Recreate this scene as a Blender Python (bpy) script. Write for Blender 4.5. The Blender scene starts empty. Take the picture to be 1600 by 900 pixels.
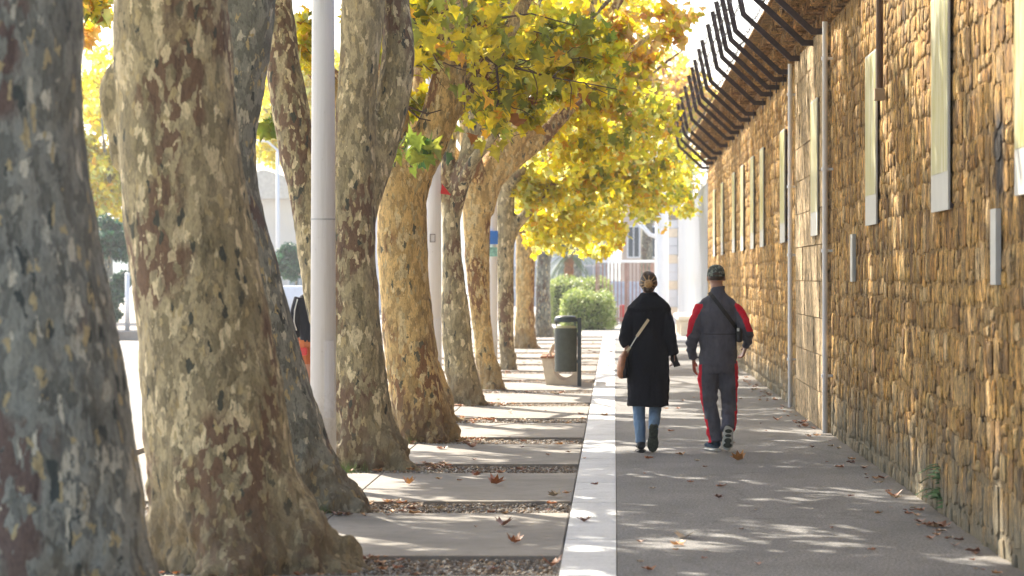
import bpy, bmesh, math, random
import numpy as np
from mathutils import Vector, Matrix, noise
R = math.radians
rng = np.random.default_rng(7)
rnd = random.Random(11)
scene = bpy.context.scene
C = scene.collection

# ------------------------------------------------------------------ camera
# pixels are those of the 1600 x 900 photograph; F = focal length in pixels
F, VX, VY, EYE = 4500.0, 960.0, 432.0, 1.65
cam_d = bpy.data.cameras.new("camera")
cam = bpy.data.objects.new("camera", cam_d)
C.objects.link(cam)
cam.location = (0, 0, EYE)
cam.rotation_euler = (R(90), 0, 0)
cam_d.sensor_width = 36.0
cam_d.lens = 36.0 * F / 1600
cam_d.shift_x = (800 - VX) / 1600
cam_d.shift_y = -(450 - VY) / 1600
cam_d.clip_start = 0.5
cam_d.clip_end = 6000
cam_d.dof.use_dof = True
cam_d.dof.focus_distance = 27.0
cam_d.dof.aperture_fstop = 3.9
scene.camera = cam

# ------------------------------------------------------------------ light
SUN_EL, SUN_AZ = R(42), R(33)          # azimuth: degrees left of straight ahead (+y)
sun_dir = Vector((-math.sin(SUN_AZ) * math.cos(SUN_EL), math.cos(SUN_AZ) * math.cos(SUN_EL), math.sin(SUN_EL)))
world = bpy.data.worlds.new("World")
scene.world = world
world.use_nodes = True
wn = world.node_tree.nodes
bg = wn["Background"]
sky = wn.new("ShaderNodeTexSky")
sky.sky_type = 'NISHITA'
sky.sun_disc = False
sky.sun_elevation = SUN_EL
sky.sun_rotation = -SUN_AZ
sky.air_density = 1.0
sky.dust_density = 2.5
sky.ozone_density = 1.0
world.node_tree.links.new(sky.outputs[0], bg.inputs[0])
bg.inputs[1].default_value = 0.15
sun_d = bpy.data.lights.new("sun", 'SUN')
sun = bpy.data.objects.new("sun", sun_d)
C.objects.link(sun)
sun.rotation_euler = sun_dir.to_track_quat('Z', 'Y').to_euler()
sun_d.energy = 5.0
sun_d.angle = R(0.5)
sun_d.color = (1.0, 0.91, 0.77)
vs = scene.view_settings
vs.view_transform = 'Standard'
vs.look = 'None'
vs.gamma = 1.0
vs.exposure = 1.5
scene.cycles.use_denoising = True
scene.cycles.max_bounces = 8
scene.cycles.transparent_max_bounces = 8
scene.cycles.sample_clamp_indirect = 8.0

# ------------------------------------------------------------------ helpers
def P(px, py, d):
    return Vector(((px - VX) * d / F, d, EYE - (py - VY) * d / F))

def npmesh(name, V, T, tint=None, smooth=False):
    me = bpy.data.meshes.new(name)
    V = np.asarray(V, dtype=np.float32).reshape(-1, 3)
    T = np.asarray(T, dtype=np.int32)
    k = T.shape[1]
    me.vertices.add(len(V)); me.vertices.foreach_set("co", V.ravel())
    me.loops.add(T.size); me.loops.foreach_set("vertex_index", T.ravel())
    me.polygons.add(len(T))
    me.polygons.foreach_set("loop_start", np.arange(0, T.size, k, dtype=np.int32))
    me.polygons.foreach_set("loop_total", np.full(len(T), k, dtype=np.int32))
    if tint is not None:
        a = me.attributes.new("tint", 'FLOAT_COLOR', 'POINT')
        t4 = np.ones((len(V), 4), dtype=np.float32); t4[:, :3] = tint
        a.data.foreach_set("color", t4.ravel())
    me.update(calc_edges=True)
    me.validate()
    if smooth:
        me.polygons.foreach_set("use_smooth", np.ones(len(me.polygons), dtype=bool))
    return me

def link(name, me, mat=None, parent=None, loc=None):
    if mat is not None and not me.materials:
        me.materials.append(mat)
    o = bpy.data.objects.new(name, me)
    C.objects.link(o)
    if parent is not None:
        o.parent = parent
    if loc is not None:
        o.location = loc
    return o

def tag(o, label=None, cat=None, group=None, kind=None):
    if label: o["label"] = label
    if cat: o["category"] = cat
    if group: o["group"] = group
    if kind: o["kind"] = kind
    return o

def thing(name, label, cat, loc=(0, 0, 0), group=None, rz=0):
    o = bpy.data.objects.new(name, None)
    C.objects.link(o)
    o.location = loc
    o.rotation_euler = (0, 0, rz)
    o.empty_display_size = 0.2
    return tag(o, label, cat, group)

class MB:
    """collects simple solids, builds one mesh"""
    def __init__(s): s.v = []; s.f = []
    def add(s, vs_, fs_):
        b = len(s.v)
        s.v += [tuple(v) for v in vs_]
        s.f += [tuple(i + b for i in f) for f in fs_]
    def box(s, x0, y0, z0, x1, y1, z1, m=None):
        vs_ = [Vector((x, y, z)) for z in (z0, z1) for y in (y0, y1) for x in (x0, x1)]
        if m is not None: vs_ = [m @ v for v in vs_]
        s.add(vs_, [(0, 2, 3, 1), (4, 5, 7, 6), (0, 1, 5, 4), (2, 6, 7, 3), (0, 4, 6, 2), (1, 3, 7, 5)])
    def loft(s, secs, n=12, caps=True):
        """secs: list of (centre, ux, uy): ellipse centre + c*ux + s*uy"""
        vs_ = []
        for c, ux, uy in secs:
            for i in range(n):
                a = 2 * math.pi * i / n
                vs_.append(Vector(c) + ux * math.cos(a) + uy * math.sin(a))
        fs_ = []
        for k in range(len(secs) - 1):
            for i in range(n):
                j = (i + 1) % n
                fs_.append((k * n + i, k * n + j, (k + 1) * n + j, (k + 1) * n + i))
        if caps:
            fs_.append(tuple(range(n - 1, -1, -1)))
            fs_.append(tuple((len(secs) - 1) * n + i for i in range(n)))
        s.add(vs_, fs_)
    def tube(s, pts, rads, n=10, flat=1.0):
        pts = [Vector(p) for p in pts]
        if not isinstance(rads, (list, tuple)): rads = [rads] * len(pts)
        secs = []
        prev = None
        for i, p in enumerate(pts):
            t = (pts[min(i + 1, len(pts) - 1)] - pts[max(i - 1, 0)]).normalized()
            if prev is None:
                a = Vector((1, 0, 0)) if abs(t.x) < 0.8 else Vector((0, 1, 0))
                u = (a - t * a.dot(t)).normalized()
            else:
                u = (prev - t * prev.dot(t)).normalized()
            prev = u
            w = t.cross(u)
            secs.append((p, u * rads[i], w * rads[i] * flat))
        s.loft(secs, n)
    def cyl(s, x, y, z0, z1, r, n=16, r1=None):
        s.tube([(x, y, z0), (x, y, z1)], [r, r if r1 is None else r1], n)
    def ell(s, c, rx, ry, rz, n=14, m=8, rot=None):
        vs_ = []; fs_ = []
        c = Vector(c)
        for k in range(1, m):
            ph = math.pi * k / m
            for i in range(n):
                a = 2 * math.pi * i / n
                v = Vector((rx * math.sin(ph) * math.cos(a), ry * math.sin(ph) * math.sin(a), -rz * math.cos(ph)))
                vs_.append(c + (rot @ v if rot is not None else v))
        top = Vector((0, 0, rz)); bot = Vector((0, 0, -rz))
        vs_.append(c + (rot @ bot if rot is not None else bot)); vs_.append(c + (rot @ top if rot is not None else top))
        nb = (m - 1) * n
        for k in range(m - 2):
            for i in range(n):
                j = (i + 1) % n
                fs_.append((k * n + i, k * n + j, (k + 1) * n + j, (k + 1) * n + i))
        for i in range(n):
            j = (i + 1) % n
            fs_.append((nb, j, i)); fs_.append((nb + 1, (m - 2) * n + i, (m - 2) * n + j))
        s.add(vs_, fs_)
    def mesh(s, name, smooth=False):
        me = bpy.data.meshes.new(name)
        me.from_pydata(s.v, [], s.f)
        if smooth: me.polygons.foreach_set("use_smooth", [True] * len(me.polygons))
        me.update()
        return me
    def build(s, name, mat, parent=None, smooth=False, bevel=0, loc=None):
        o = link(name, s.mesh(name, smooth), mat, parent, loc)
        if bevel:
            b = o.modifiers.new("bevel", 'BEVEL'); b.width = bevel; b.segments = 2; b.limit_method = 'ANGLE'
        return o
    def fused(s, name, voxel, smooth_it=2):
        """voxel union of everything collected"""
        me = s.mesh("tmp")
        o = bpy.data.objects.new("tmp", me); C.objects.link(o)
        r = o.modifiers.new("r", 'REMESH'); r.mode = 'VOXEL'; r.voxel_size = voxel
        if smooth_it:
            q = o.modifiers.new("s", 'SMOOTH'); q.factor = 0.5; q.iterations = smooth_it
        bpy.context.view_layer.update()
        dg = bpy.context.evaluated_depsgraph_get()
        out = bpy.data.meshes.new_from_object(o.evaluated_get(dg))
        bpy.data.objects.remove(o); bpy.data.meshes.remove(me)
        out.name = name
        out.polygons.foreach_set("use_smooth", [True] * len(out.polygons))
        return out

def displace(me, fn):
    n = len(me.vertices)
    co = np.empty(n * 3, dtype=np.float32); me.vertices.foreach_get("co", co)
    no = np.empty(n * 3, dtype=np.float32); me.vertices.foreach_get("normal", no)
    co = co.reshape(-1, 3); no = no.reshape(-1, 3)
    dv = np.array([fn(c) for c in co.tolist()], dtype=np.float32)
    co += no * dv[:, None]
    me.vertices.foreach_set("co", co.ravel()); me.update()

# ------------------------------------------------------------------ materials
class NT:
    def __init__(s, name):
        s.m = bpy.data.materials.new(name); s.m.use_nodes = True
        s.t = s.m.node_tree; s.b = s.t.nodes["Principled BSDF"]; s.out = s.t.nodes["Material Output"]
    def n(s, typ, **kw):
        nd = s.t.nodes.new(typ)
        for k, v in kw.items():
            if k.startswith("i_"): nd.inputs[k[2:].replace("_", " ")].default_value = v
            else: setattr(nd, k, v)
        return nd
    def l(s, a, b): s.t.links.new(a, b)
    def pos(s, scale=(1, 1, 1), obj=False):
        if obj: src = s.n("ShaderNodeTexCoord").outputs["Object"]
        else: src = s.n("ShaderNodeNewGeometry").outputs["Position"]
        mp = s.n("ShaderNodeMapping"); mp.inputs["Scale"].default_value = scale
        s.l(src, mp.inputs["Vector"]); return mp.outputs[0]
    def noise(s, vec, scale, detail=4, rough=0.55, dist=0.0):
        nd = s.n("ShaderNodeTexNoise"); nd.inputs["Scale"].default_value = scale
        nd.inputs["Detail"].default_value = detail; nd.inputs["Roughness"].default_value = rough
        nd.inputs["Distortion"].default_value = dist
        s.l(vec, nd.inputs["Vector"]); return nd
    def ramp(s, fac, stops, interp='LINEAR'):
        nd = s.n("ShaderNodeValToRGB"); cr = nd.color_ramp; cr.interpolation = interp
        while len(cr.elements) < len(stops): cr.elements.new(0.5)
        for e, (p, c) in zip(cr.elements, stops):
            e.position = p
            e.color = (c, c, c, 1) if isinstance(c, (int, float)) else (*c, 1)
        s.l(fac, nd.inputs[0]); return nd.outputs[0]
    def mix(s, fac, a, b, mode='MIX'):
        nd = s.n("ShaderNodeMix", data_type='RGBA', blend_type=mode)
        for sock, v in ((nd.inputs[0], fac), (nd.inputs[6], a), (nd.inputs[7], b)):
            if isinstance(v, (int, float)): sock.default_value = v
            elif isinstance(v, tuple): sock.default_value = (*v, 1)
            else: s.l(v, sock)
        return nd.outputs[2]
    def math(s, op, a, b=0.0):
        nd = s.n("ShaderNodeMath", operation=op)
        for sock, v in ((nd.inputs[0], a), (nd.inputs[1], b)):
            if isinstance(v, (int, float)): sock.default_value = v
            else: s.l(v, sock)
        return nd.outputs[0]
    def bump(s, h, strength=0.5, dist=0.01):
        nd = s.n("ShaderNodeBump"); nd.inputs["Strength"].default_value = strength
        nd.inputs["Distance"].default_value = dist
        s.l(h, nd.inputs["Height"]); s.l(nd.outputs[0], s.b.inputs["Normal"]); return nd
    def col(s, c): 
        if isinstance(c, tuple): s.b.inputs["Base Color"].default_value = (*c, 1)
        else: s.l(c, s.b.inputs["Base Color"])
    def rough(s, r): s.b.inputs["Roughness"].default_value = r

def simple(name, c, rough=0.6, var=0.15, scale=6.0, metal=0.0, bump=0.0, bscale=60.0, spec=None):
    m = NT(name); p = m.pos()
    nz = m.noise(p, scale, 5)
    a = tuple(x * (1 - var) for x in c); b = tuple(min(1, x * (1 + var)) for x in c)
    m.col(m.ramp(nz.outputs[0], [(0.3, a), (0.7, b)]))
    m.rough(rough); m.b.inputs["Metallic"].default_value = metal
    if spec is not None: m.b.inputs["Specular IOR Level"].default_value = spec
    if bump: m.bump(m.noise(p, bscale, 4).outputs[0], bump, 0.004)
    return m.m

def bark_mat(name, base_a, base_b, light, brown, dark, warm_amt=0.45, light_amt=0.5):
    m = NT(name)
    p0 = m.pos((1.15, 1.15, 0.52), obj=True)
    wob = m.noise(p0, 13.0, 4, 0.65)
    add = m.n("ShaderNodeVectorMath", operation='MULTIPLY_ADD')
    m.l(wob.outputs["Color"], add.inputs[0]); add.inputs[1].default_value = (0.10, 0.10, 0.10); m.l(p0, add.inputs[2])
    p = add.outputs[0]
    def blot(c, scale, lo, color, seed, soft=0.012, det=3, amt=1.0):
        mp = m.n("ShaderNodeMapping"); mp.inputs["Location"].default_value = (seed, seed * 1.7, seed * 0.3)
        m.l(p, mp.inputs["Vector"])
        f = m.ramp(m.noise(mp.outputs[0], scale, det, 0.5).outputs[0], [(lo, 0.0), (lo + soft, amt)])
        return m.mix(f, c, color), f
    c = m.mix(m.ramp(m.noise(p, 1.6, 3).outputs[0], [(0.40, 0.0), (0.60, 1.0)]), base_a, base_b)
    mid = tuple((a + b) * 0.5 * 1.22 for a, b in zip(base_a, base_b))
    c, f0 = blot(c, 7.0, 0.50, mid, 3.1, amt=0.8)
    c, f1 = blot(c, 13.0, 0.54, tuple(x * 0.72 for x in base_a), 9.7, amt=0.85)
    c, f6 = blot(c, 7.0, 0.70 - 0.18 * light_amt, tuple(x * 0.85 for x in light), 15.2)
    c, f7 = blot(c, 17.0, 0.58, tuple(x * 0.60 for x in base_b), 22.0, amt=0.8)
    def layer(c, scale, lo, color, seed, nmask=None, mlo=0.45, mhi=0.55, soft=0.004):
        mp = m.n("ShaderNodeMapping"); mp.inputs["Location"].default_value = (seed, seed * 0.7, seed * 1.3)
        m.l(p, mp.inputs["Vector"])
        v = m.n("ShaderNodeTexVoronoi"); v.inputs["Scale"].default_value = scale; m.l(mp.outputs[0], v.inputs["Vector"])
        sep = m.n("ShaderNodeSeparateColor"); m.l(v.outputs["Color"], sep.inputs[0])
        f = m.ramp(sep.outputs[0], [(lo, 0.0), (lo + soft, 1.0)])
        if nmask is not None:
            g = m.ramp(m.noise(mp.outputs[0], nmask, 2).outputs[0], [(mlo, 0.0), (mhi, 1.0)])
            f = m.math('MULTIPLY', f, g)
        return m.mix(f, c, color), f
    c, f2 = layer(c, 24, 0.38, brown, 5.3, 1.7, 0.62 - warm_amt * 0.2, 0.67 - warm_amt * 0.2)
    c, f3 = layer(c, 25, 1.0 - light_amt * 0.17, light, 1.9, soft=0.02)
    c, f4 = layer(c, 32, 0.945, (0.48, 0.37, 0.18), 12.4)
    c, f5 = layer(c, 26, 0.965, dark, 7.7)
    # fine grain and grime towards the earthy, cracked foot of the trunk
    fine = m.noise(p0, 70, 4, 0.7)
    c = m.mix(0.55, c, m.ramp(fine.outputs[0], [(0.36, 0.45), (0.5, 0.95), (0.66, 1.15)]), 'MULTIPLY')
    c = m.mix(0.8, c, m.ramp(m.noise(m.pos((3.2, 3.2, 0.5), obj=True), 5, 5, 0.7).outputs[0], [(0.33, 0.45), (0.46, 1.0)]), 'MULTIPLY')
    sepp = m.n("ShaderNodeSeparateXYZ"); m.l(m.n("ShaderNodeNewGeometry").outputs["Position"], sepp.inputs[0])
    foot = m.math('ADD', sepp.outputs[2], m.math('MULTIPLY', m.noise(p0, 5, 4).outputs[0], -0.55))
    c = m.mix(m.ramp(foot, [(0.0, 0.55), (0.22, 0.0)]), c, m.mix(m.noise(p0, 16, 4).outputs[0], (0.10, 0.065, 0.04), (0.25, 0.19, 0.10)))
    m.col(c); m.rough(0.8)
    h = m.math('ADD', m.math('MULTIPLY', f2, -0.5), m.math('MULTIPLY', f3, -0.7))
    h = m.math('ADD', h, m.math('MULTIPLY', f1, 0.5))
    h = m.math('ADD', h, m.math('MULTIPLY', f5, 0.5))
    h = m.math('ADD', h, m.math('MULTIPLY', fine.outputs[0], 0.5))
    h = m.math('ADD', h, m.math('MULTIPLY', m.noise(p0, 22, 4).outputs[0], 0.8))
    m.bump(h, 0.9, 0.014)
    return m.m

BARK = [
    bark_mat("plane_bark_grey", (0.19, 0.185, 0.14), (0.29, 0.28, 0.22), (0.60, 0.54, 0.39), (0.145, 0.095, 0.07), (0.06, 0.068, 0.055), 0.30, 0.34),
    bark_mat("plane_bark_mixed", (0.31, 0.25, 0.13), (0.46, 0.37, 0.21), (0.76, 0.62, 0.36), (0.19, 0.112, 0.062), (0.075, 0.075, 0.05), 0.50, 0.50),
    bark_mat("plane_bark_warm", (0.58, 0.37, 0.13), (0.64, 0.44, 0.18), (0.78, 0.59, 0.29), (0.25, 0.12, 0.045), (0.13, 0.11, 0.06), 0.5, 0.5),
]

def leaf_mat(name, trans=0.68, gain=1.0):
    m = NT(name)
    at = m.n("ShaderNodeAttribute", attribute_name="tint")
    nz = m.noise(m.pos(), 25, 3)
    c = m.mix(0.4, at.outputs["Color"], m.ramp(nz.outputs[0], [(0.3, (0.55, 0.5, 0.4)), (0.65, (1, 1, 1))]), 'MULTIPLY')
    m.col(c); m.rough(0.42)
    tr = m.n("ShaderNodeBsdfTranslucent")
    sat = m.n("ShaderNodeHueSaturation"); sat.inputs["Saturation"].default_value = 1.08; sat.inputs["Value"].default_value = 1.35 * gain
    m.l(c, sat.inputs["Color"]); m.l(sat.outputs[0], tr.inputs[0])
    mx = m.n("ShaderNodeMixShader"); mx.inputs[0].default_value = trans
    m.l(m.b.outputs[0], mx.inputs[1]); m.l(tr.outputs[0], mx.inputs[2]); m.l(mx.outputs[0], m.out.inputs[0])
    return m.m
M_LEAF = leaf_mat("autumn_leaf")
M_DRY = leaf_mat("dry_leaf", 0.15)
M_GREEN = leaf_mat("evergreen_leaf", 0.3)

def asphalt():
    m = NT("grey_asphalt"); p = m.pos()
    big = m.noise(p, 0.5, 4); fine = m.noise(m.pos((1, 0.35, 1)), 60, 4, 0.85)
    v = m.n("ShaderNodeTexVoronoi"); v.inputs["Scale"].default_value = 70; m.l(p, v.inputs["Vector"])
    c = m.mix(m.ramp(big.outputs[0], [(0.35, 0.0), (0.7, 1.0)]), (0.185, 0.182, 0.180), (0.25, 0.243, 0.236))
    c = m.mix(0.85, c, m.ramp(fine.outputs[0], [(0.36, 0.35), (0.64, 1.5)]), 'MULTIPLY')
    c = m.mix(0.5, c, m.ramp(v.outputs["Distance"], [(0.0, 1.3), (0.6, 0.7)]), 'MULTIPLY')
    st = m.ramp(m.noise(m.pos((1, 0.4, 1)), 1.7, 6, 0.7).outputs[0], [(0.48, 1.0), (0.7, 0.72)])
    c = m.mix(1.0, c, st, 'MULTIPLY')
    pd = m.n("ShaderNodeVectorMath", operation='MULTIPLY_ADD'); m.l(m.noise(p, 2.5, 5, 0.7).outputs["Color"], pd.inputs[0]); pd.inputs[1].default_value = (0.5, 0.5, 0); m.l(p, pd.inputs[2])
    ve = m.n("ShaderNodeTexVoronoi", feature='DISTANCE_TO_EDGE'); ve.inputs["Scale"].default_value = 0.33; m.l(pd.outputs[0], ve.inputs["Vector"])
    c = m.mix(1.0, c, m.ramp(ve.outputs["Distance"], [(0.0, 0.70), (0.003, 0.8), (0.007, 1.0)]), 'MULTIPLY')
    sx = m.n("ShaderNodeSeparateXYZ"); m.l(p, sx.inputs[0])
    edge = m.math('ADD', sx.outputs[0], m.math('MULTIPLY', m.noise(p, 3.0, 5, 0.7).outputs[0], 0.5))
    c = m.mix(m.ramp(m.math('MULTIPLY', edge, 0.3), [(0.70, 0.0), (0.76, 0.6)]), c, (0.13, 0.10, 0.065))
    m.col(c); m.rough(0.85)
    m.bump(m.math('ADD', fine.outputs[0], v.outputs["Distance"]), 0.6, 0.006)
    return m.m
def concrete(name, a, b, fine=55, joint=False, rough=0.8):
    m = NT(name); p = m.pos()
    big = m.noise(p, 1.3, 5, 0.65); f = m.noise(p, fine, 4, 0.7)
    oi = m.n("ShaderNodeObjectInfo")
    c = m.mix(m.ramp(big.outputs[0], [(0.35, 0.0), (0.65, 1.0)]), a, b)
    c = m.mix(1.0, c, m.ramp(oi.outputs["Random"], [(0, 0.93), (1, 1.06)]), 'MULTIPLY')
    c = m.mix(0.6, c, m.ramp(f.outputs[0], [(0.35, 0.72), (0.65, 1.08)]), 'MULTIPLY')
    dirt = m.noise(m.pos((1.0, 1.0, 1)), 5.0, 6, 0.75)
    c = m.mix(m.ramp(dirt.outputs[0], [(0.52, 0.0), (0.72, 0.5)]), c, tuple(x * 0.45 for x in a))
    m.col(c); m.rough(rough); m.bump(f.outputs[0], 0.45, 0.003)
    return m.m
M_ASPH = asphalt()
M_SLAB = concrete("washed_concrete", (0.195, 0.177, 0.155), (0.28, 0.255, 0.225), 80)
M_STRIPE = concrete("white_concrete", (0.60, 0.61, 0.62), (0.70, 0.71, 0.72), 45)
M_KERB = concrete("kerb_concrete", (0.24, 0.21, 0.18), (0.34, 0.30, 0.25))
M_SOIL = concrete("pit_soil", (0.10, 0.07, 0.05), (0.19, 0.15, 0.11), 30)
M_PALE = concrete("pale_pavement", (0.30, 0.285, 0.26), (0.38, 0.365, 0.34), 30)
M_ROAD = concrete("road_asphalt", (0.22, 0.21, 0.20), (0.30, 0.29, 0.28), 30)
M_GRND = concrete("pale_ground", (0.34, 0.31, 0.26), (0.45, 0.41, 0.35), 10)
def white_paint():
    m = NT("white_paint"); p = m.pos()
    st = m.noise(m.pos((9, 9, 0.5)), 2.0, 5, 0.7); sp = m.noise(p, 26, 5, 0.75)
    c = m.mix(m.ramp(st.outputs[0], [(0.5, 0.0), (0.72, 0.35)]), (0.76, 0.76, 0.77), (0.50, 0.48, 0.44))
    c = m.mix(m.ramp(sp.outputs[0], [(0.66, 0.0), (0.72, 0.6)]), c, (0.36, 0.33, 0.30))
    sx = m.n("ShaderNodeSeparateXYZ"); m.l(p, sx.inputs[0])
    low = m.math('ADD', sx.outputs[2], m.math('MULTIPLY', sp.outputs[0], -0.8))
    c = m.mix(m.ramp(low, [(0.0, 0.45), (0.35, 0.0)]), c, (0.34, 0.31, 0.27))
    m.col(c); m.rough(0.42); m.bump(sp.outputs[0], 0.12, 0.003); return m.m
M_WHITE = white_paint()
M_WALLW = simple("white_render", (0.60, 0.61, 0.63), 0.8, 0.05, 1.0)
M_STEEL = simple("rusty_dark_steel", (0.050, 0.030, 0.026), 0.55, 0.4, 20, 0.2)
M_WOOD = simple("brown_wood", (0.30, 0.13, 0.06), 0.6, 0.3, 12)
M_CREAM = simple("cream_concrete", (0.70, 0.60, 0.46), 0.8, 0.1, 8)
M_BIN = simple("bin_green_metal", (0.058, 0.068, 0.055), 0.42, 0.2, 15)
M_BINP = simple("bin_post_metal", (0.035, 0.05, 0.06), 0.4, 0.2, 15)
M_GLASS = simple("dark_window", (0.05, 0.07, 0.09), 0.15, 0.2, 2)
M_RED = simple("red_paint", (0.55, 0.02, 0.02), 0.35, 0.1)
M_BLUE = simple("blue_enamel", (0.02, 0.16, 0.55), 0.35, 0.1)
M_TYRE = simple("tyre_rubber", (0.03, 0.03, 0.03), 0.8)
M_TAN2 = simple("weathered_box", (0.34, 0.26, 0.17), 0.7)
M_DPIPE = simple("conduit_brown", (0.10, 0.055, 0.03), 0.6)

def stone_mat(name, cols, moss=True):
    m = NT(name)
    g = m.n("ShaderNodeNewGeometry"); oi = m.n("ShaderNodeObjectInfo")
    p = m.pos()
    r = m.math('FRACT', m.math('ADD', g.outputs["Random Per Island"], m.math('MULTIPLY', oi.outputs["Random"], 7.3)))
    c = m.ramp(r, [(i / (len(cols) - 1), cc) for i, cc in enumerate(cols)])
    pz = m.pos((1, 1, 0.5)); n1 = m.noise(pz, 9, 8, 0.78, 0.8); n2 = m.noise(pz, 28, 6, 0.8)
    c = m.mix(0.8, c, m.ramp(n1.outputs[0], [(0.37, 0.12), (0.45, 0.65), (0.55, 1.1), (0.66, 1.8)]), 'MULTIPLY')
    c = m.mix(0.7, c, m.ramp(n2.outputs[0], [(0.39, 0.08), (0.48, 0.85), (0.60, 1.45)]), 'MULTIPLY')
    n3 = m.noise(m.pos((1, 0.9, 0.5)), 15, 5, 0.72, 1.2)
    c = m.mix(0.85, c, m.ramp(n3.outputs[0], [(0.38, 0.10), (0.45, 0.85), (0.57, 1.05), (0.66, 1.5)]), 'MULTIPLY')
    c = m.mix(0.6, c, m.ramp(m.noise(p, 0.9, 4, 0.6).outputs[0], [(0.38, 0.65), (0.6, 1.15)]), 'MULTIPLY')
    sp = m.n("ShaderNodeSeparateXYZ"); m.l(g.outputs["Position"], sp.inputs[0])
    if moss:
        hz = m.math('ADD', sp.outputs[2], m.math('MULTIPLY', m.noise(p, 2.2, 5, 0.7).outputs[0], -1.9))
        c = m.mix(m.ramp(hz, [(0.10, 0.9), (0.55, 0.0)]) if False else m.math('MULTIPLY', m.ramp(m.math('ADD', hz, 1.02), [(0.15, 1.0), (0.75, 0.0)]), 0.8),
                  c, m.mix(n1.outputs[0], (0.15, 0.14, 0.075), (0.33, 0.32, 0.27)))
        # soot run below a spout
        dy = m.math('ABSOLUTE', m.math('SUBTRACT', m.math('ADD', sp.outputs[1], m.math('MULTIPLY', n1.outputs[0], 0.5)), 17.27))
        a = m.ramp(dy, [(0.10, 1.0), (0.28, 0.0)])
        dz = m.math('ABSOLUTE', m.math('SUBTRACT', sp.outputs[2], 2.36))
        b = m.ramp(m.math('ADD', dz, m.math('MULTIPLY', n1.outputs[0], 0.25)), [(0.30, 1.0), (0.52, 0.0)])
        c = m.mix(m.math('MULTIPLY', m.math('MULTIPLY', a, b), 0.95), c, (0.03, 0.03, 0.035))
    m.col(c); m.rough(0.9)
    m.bump(m.math('ADD', m.math('ADD', n1.outputs[0], n3.outputs[0]), m.math('MULTIPLY', n2.outputs[0], 0.5)), 1.0, 0.05)
    return m.m
OCHRE = [(0.700, 0.366, 0.088), (0.780, 0.451, 0.127), (0.480, 0.240, 0.054), (0.860, 0.577, 0.225), (0.740, 0.394, 0.088), (0.800, 0.529, 0.234), (0.540, 0.270, 0.064), (0.300, 0.163, 0.049), (0.820, 0.481, 0.127), (0.600, 0.346, 0.098), (0.900, 0.634, 0.312)]
M_STONE = stone_mat("ochre_rubble_stone", OCHRE)
M_MORTAR = stone_mat("ochre_mortar", [(0.42, 0.24, 0.07), (0.54, 0.32, 0.10)])
M_BLOCK = stone_mat("dressed_stone", [(0.70, 0.50, 0.27), (0.78, 0.58, 0.34), (0.62, 0.43, 0.22)], False)
M_TILE = stone_mat("clay_tile", [(0.56, 0.28, 0.09), (0.70, 0.42, 0.15), (0.44, 0.21, 0.07), (0.64, 0.40, 0.18)], False)

# ------------------------------------------------------------------ the ground
def sheet(name, x0, x1, y0, y1, z, mat, parent=None, nx=1, ny=1):
    m = MB(); m.add([(x0, y0, z), (x1, y0, z), (x1, y1, z), (x0, y1, z)], [(0, 1, 2, 3)])
    return m.build(name, mat, parent)
tag(sheet("ground", -2500, 2500, -200, 5000, -0.20, M_GRND), "pale open ground reaching to the horizon", kind="structure")
mb = MB(); mb.box(0.015, -5, -0.18, 2.6, 82, 0.0)
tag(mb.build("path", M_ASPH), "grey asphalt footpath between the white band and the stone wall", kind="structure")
mb = MB(); mb.box(-12.0, 82.004, -0.18, 12, 175, -0.004)
tag(mb.build("far_pavement", M_PALE), "pale sunlit ground beyond the end of the path", kind="structure")
KERB0, PER, PIT = 16.95, 4.14, 0.98
pav = tag(bpy.data.objects.new("pavement", None), "pale concrete pavement cut by gravel tree pits", kind="structure"); C.objects.link(pav)
# base bed of the pits
mb = MB(); mb.box(-3.6, 3, -0.19, -0.315, 81.9, -0.026); bed = mb.build("soil_bed", M_SOIL, pav)
slab_edges = []
for k in range(-2, 16):
    y0 = KERB0 + PER * k + 0.06; y1 = KERB0 + PER * (k + 1) - PIT
    if y0 > 80: break
    slab_edges.append((y0, y1))
    # a slab in two bays with a narrow joint
    for (xa, xb) in ((-3.6, -1.96), (-1.95, -0.318)):
        mb = MB(); mb.box(xa, y0, -0.15, xb, min(y1, 81.8), -0.002 - 0.004 * (k % 2))
        mb.build("slab", M_SLAB, pav, bevel=0.006)
    for (xa, xb) in ((-3.6, -2.53), (-2.52, -1.43), (-1.42, -0.325)):
        mb = MB(); mb.box(xa, y0 - 0.065, -0.15, xb, y0 - 0.004, 0.007 + rnd.uniform(-.003, .004))
        mb.build("kerb", M_KERB, pav, bevel=0.008)
band = tag(bpy.data.objects.new("white_band", None), "band of white concrete slabs running down the middle of the walk", kind="structure"); C.objects.link(band)
mbs = [None]
smesh = None
for k in range(0, 74):
    y = 7.0 + k * 1.0
    if smesh is None:
        mb = MB(); mb.box(-0.306, 0.003, -0.15, 0.010, 0.997, 0.004); smesh = mb.mesh("slab"); smesh.materials.append(M_STRIPE)
    o = link("slab", smesh, None, band, (0, y, rnd.uniform(-0.0012, 0.0012)))
# strip behind trees, kerb, road, far pavement
mb = MB(); mb.box(-4.45, 0, -0.18, -3.605, 175, -0.012); tag(mb.build("verge", M_SLAB), "strip of worn paving behind the tree row", kind="structure")
mb = MB(); mb.box(-4.62, 0, -0.18, -4.455, 175, 0.03); tag(mb.build("road_kerb", M_KERB), "concrete kerb along the sunlit road", kind="structure")
mb = MB(); mb.box(-12.9, -10, -0.19, -4.63, 260, -0.10); tag(mb.build("road", M_PALE), "sunlit pale road behind the plane trees", kind="structure")
mb = MB(); mb.box(-40, 83.0, -0.19, -12.95, 260, 0.06); tag(mb.build("far_kerb", M_KERB), "grey kerb and footway on the far side of the road", kind="structure")

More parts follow.
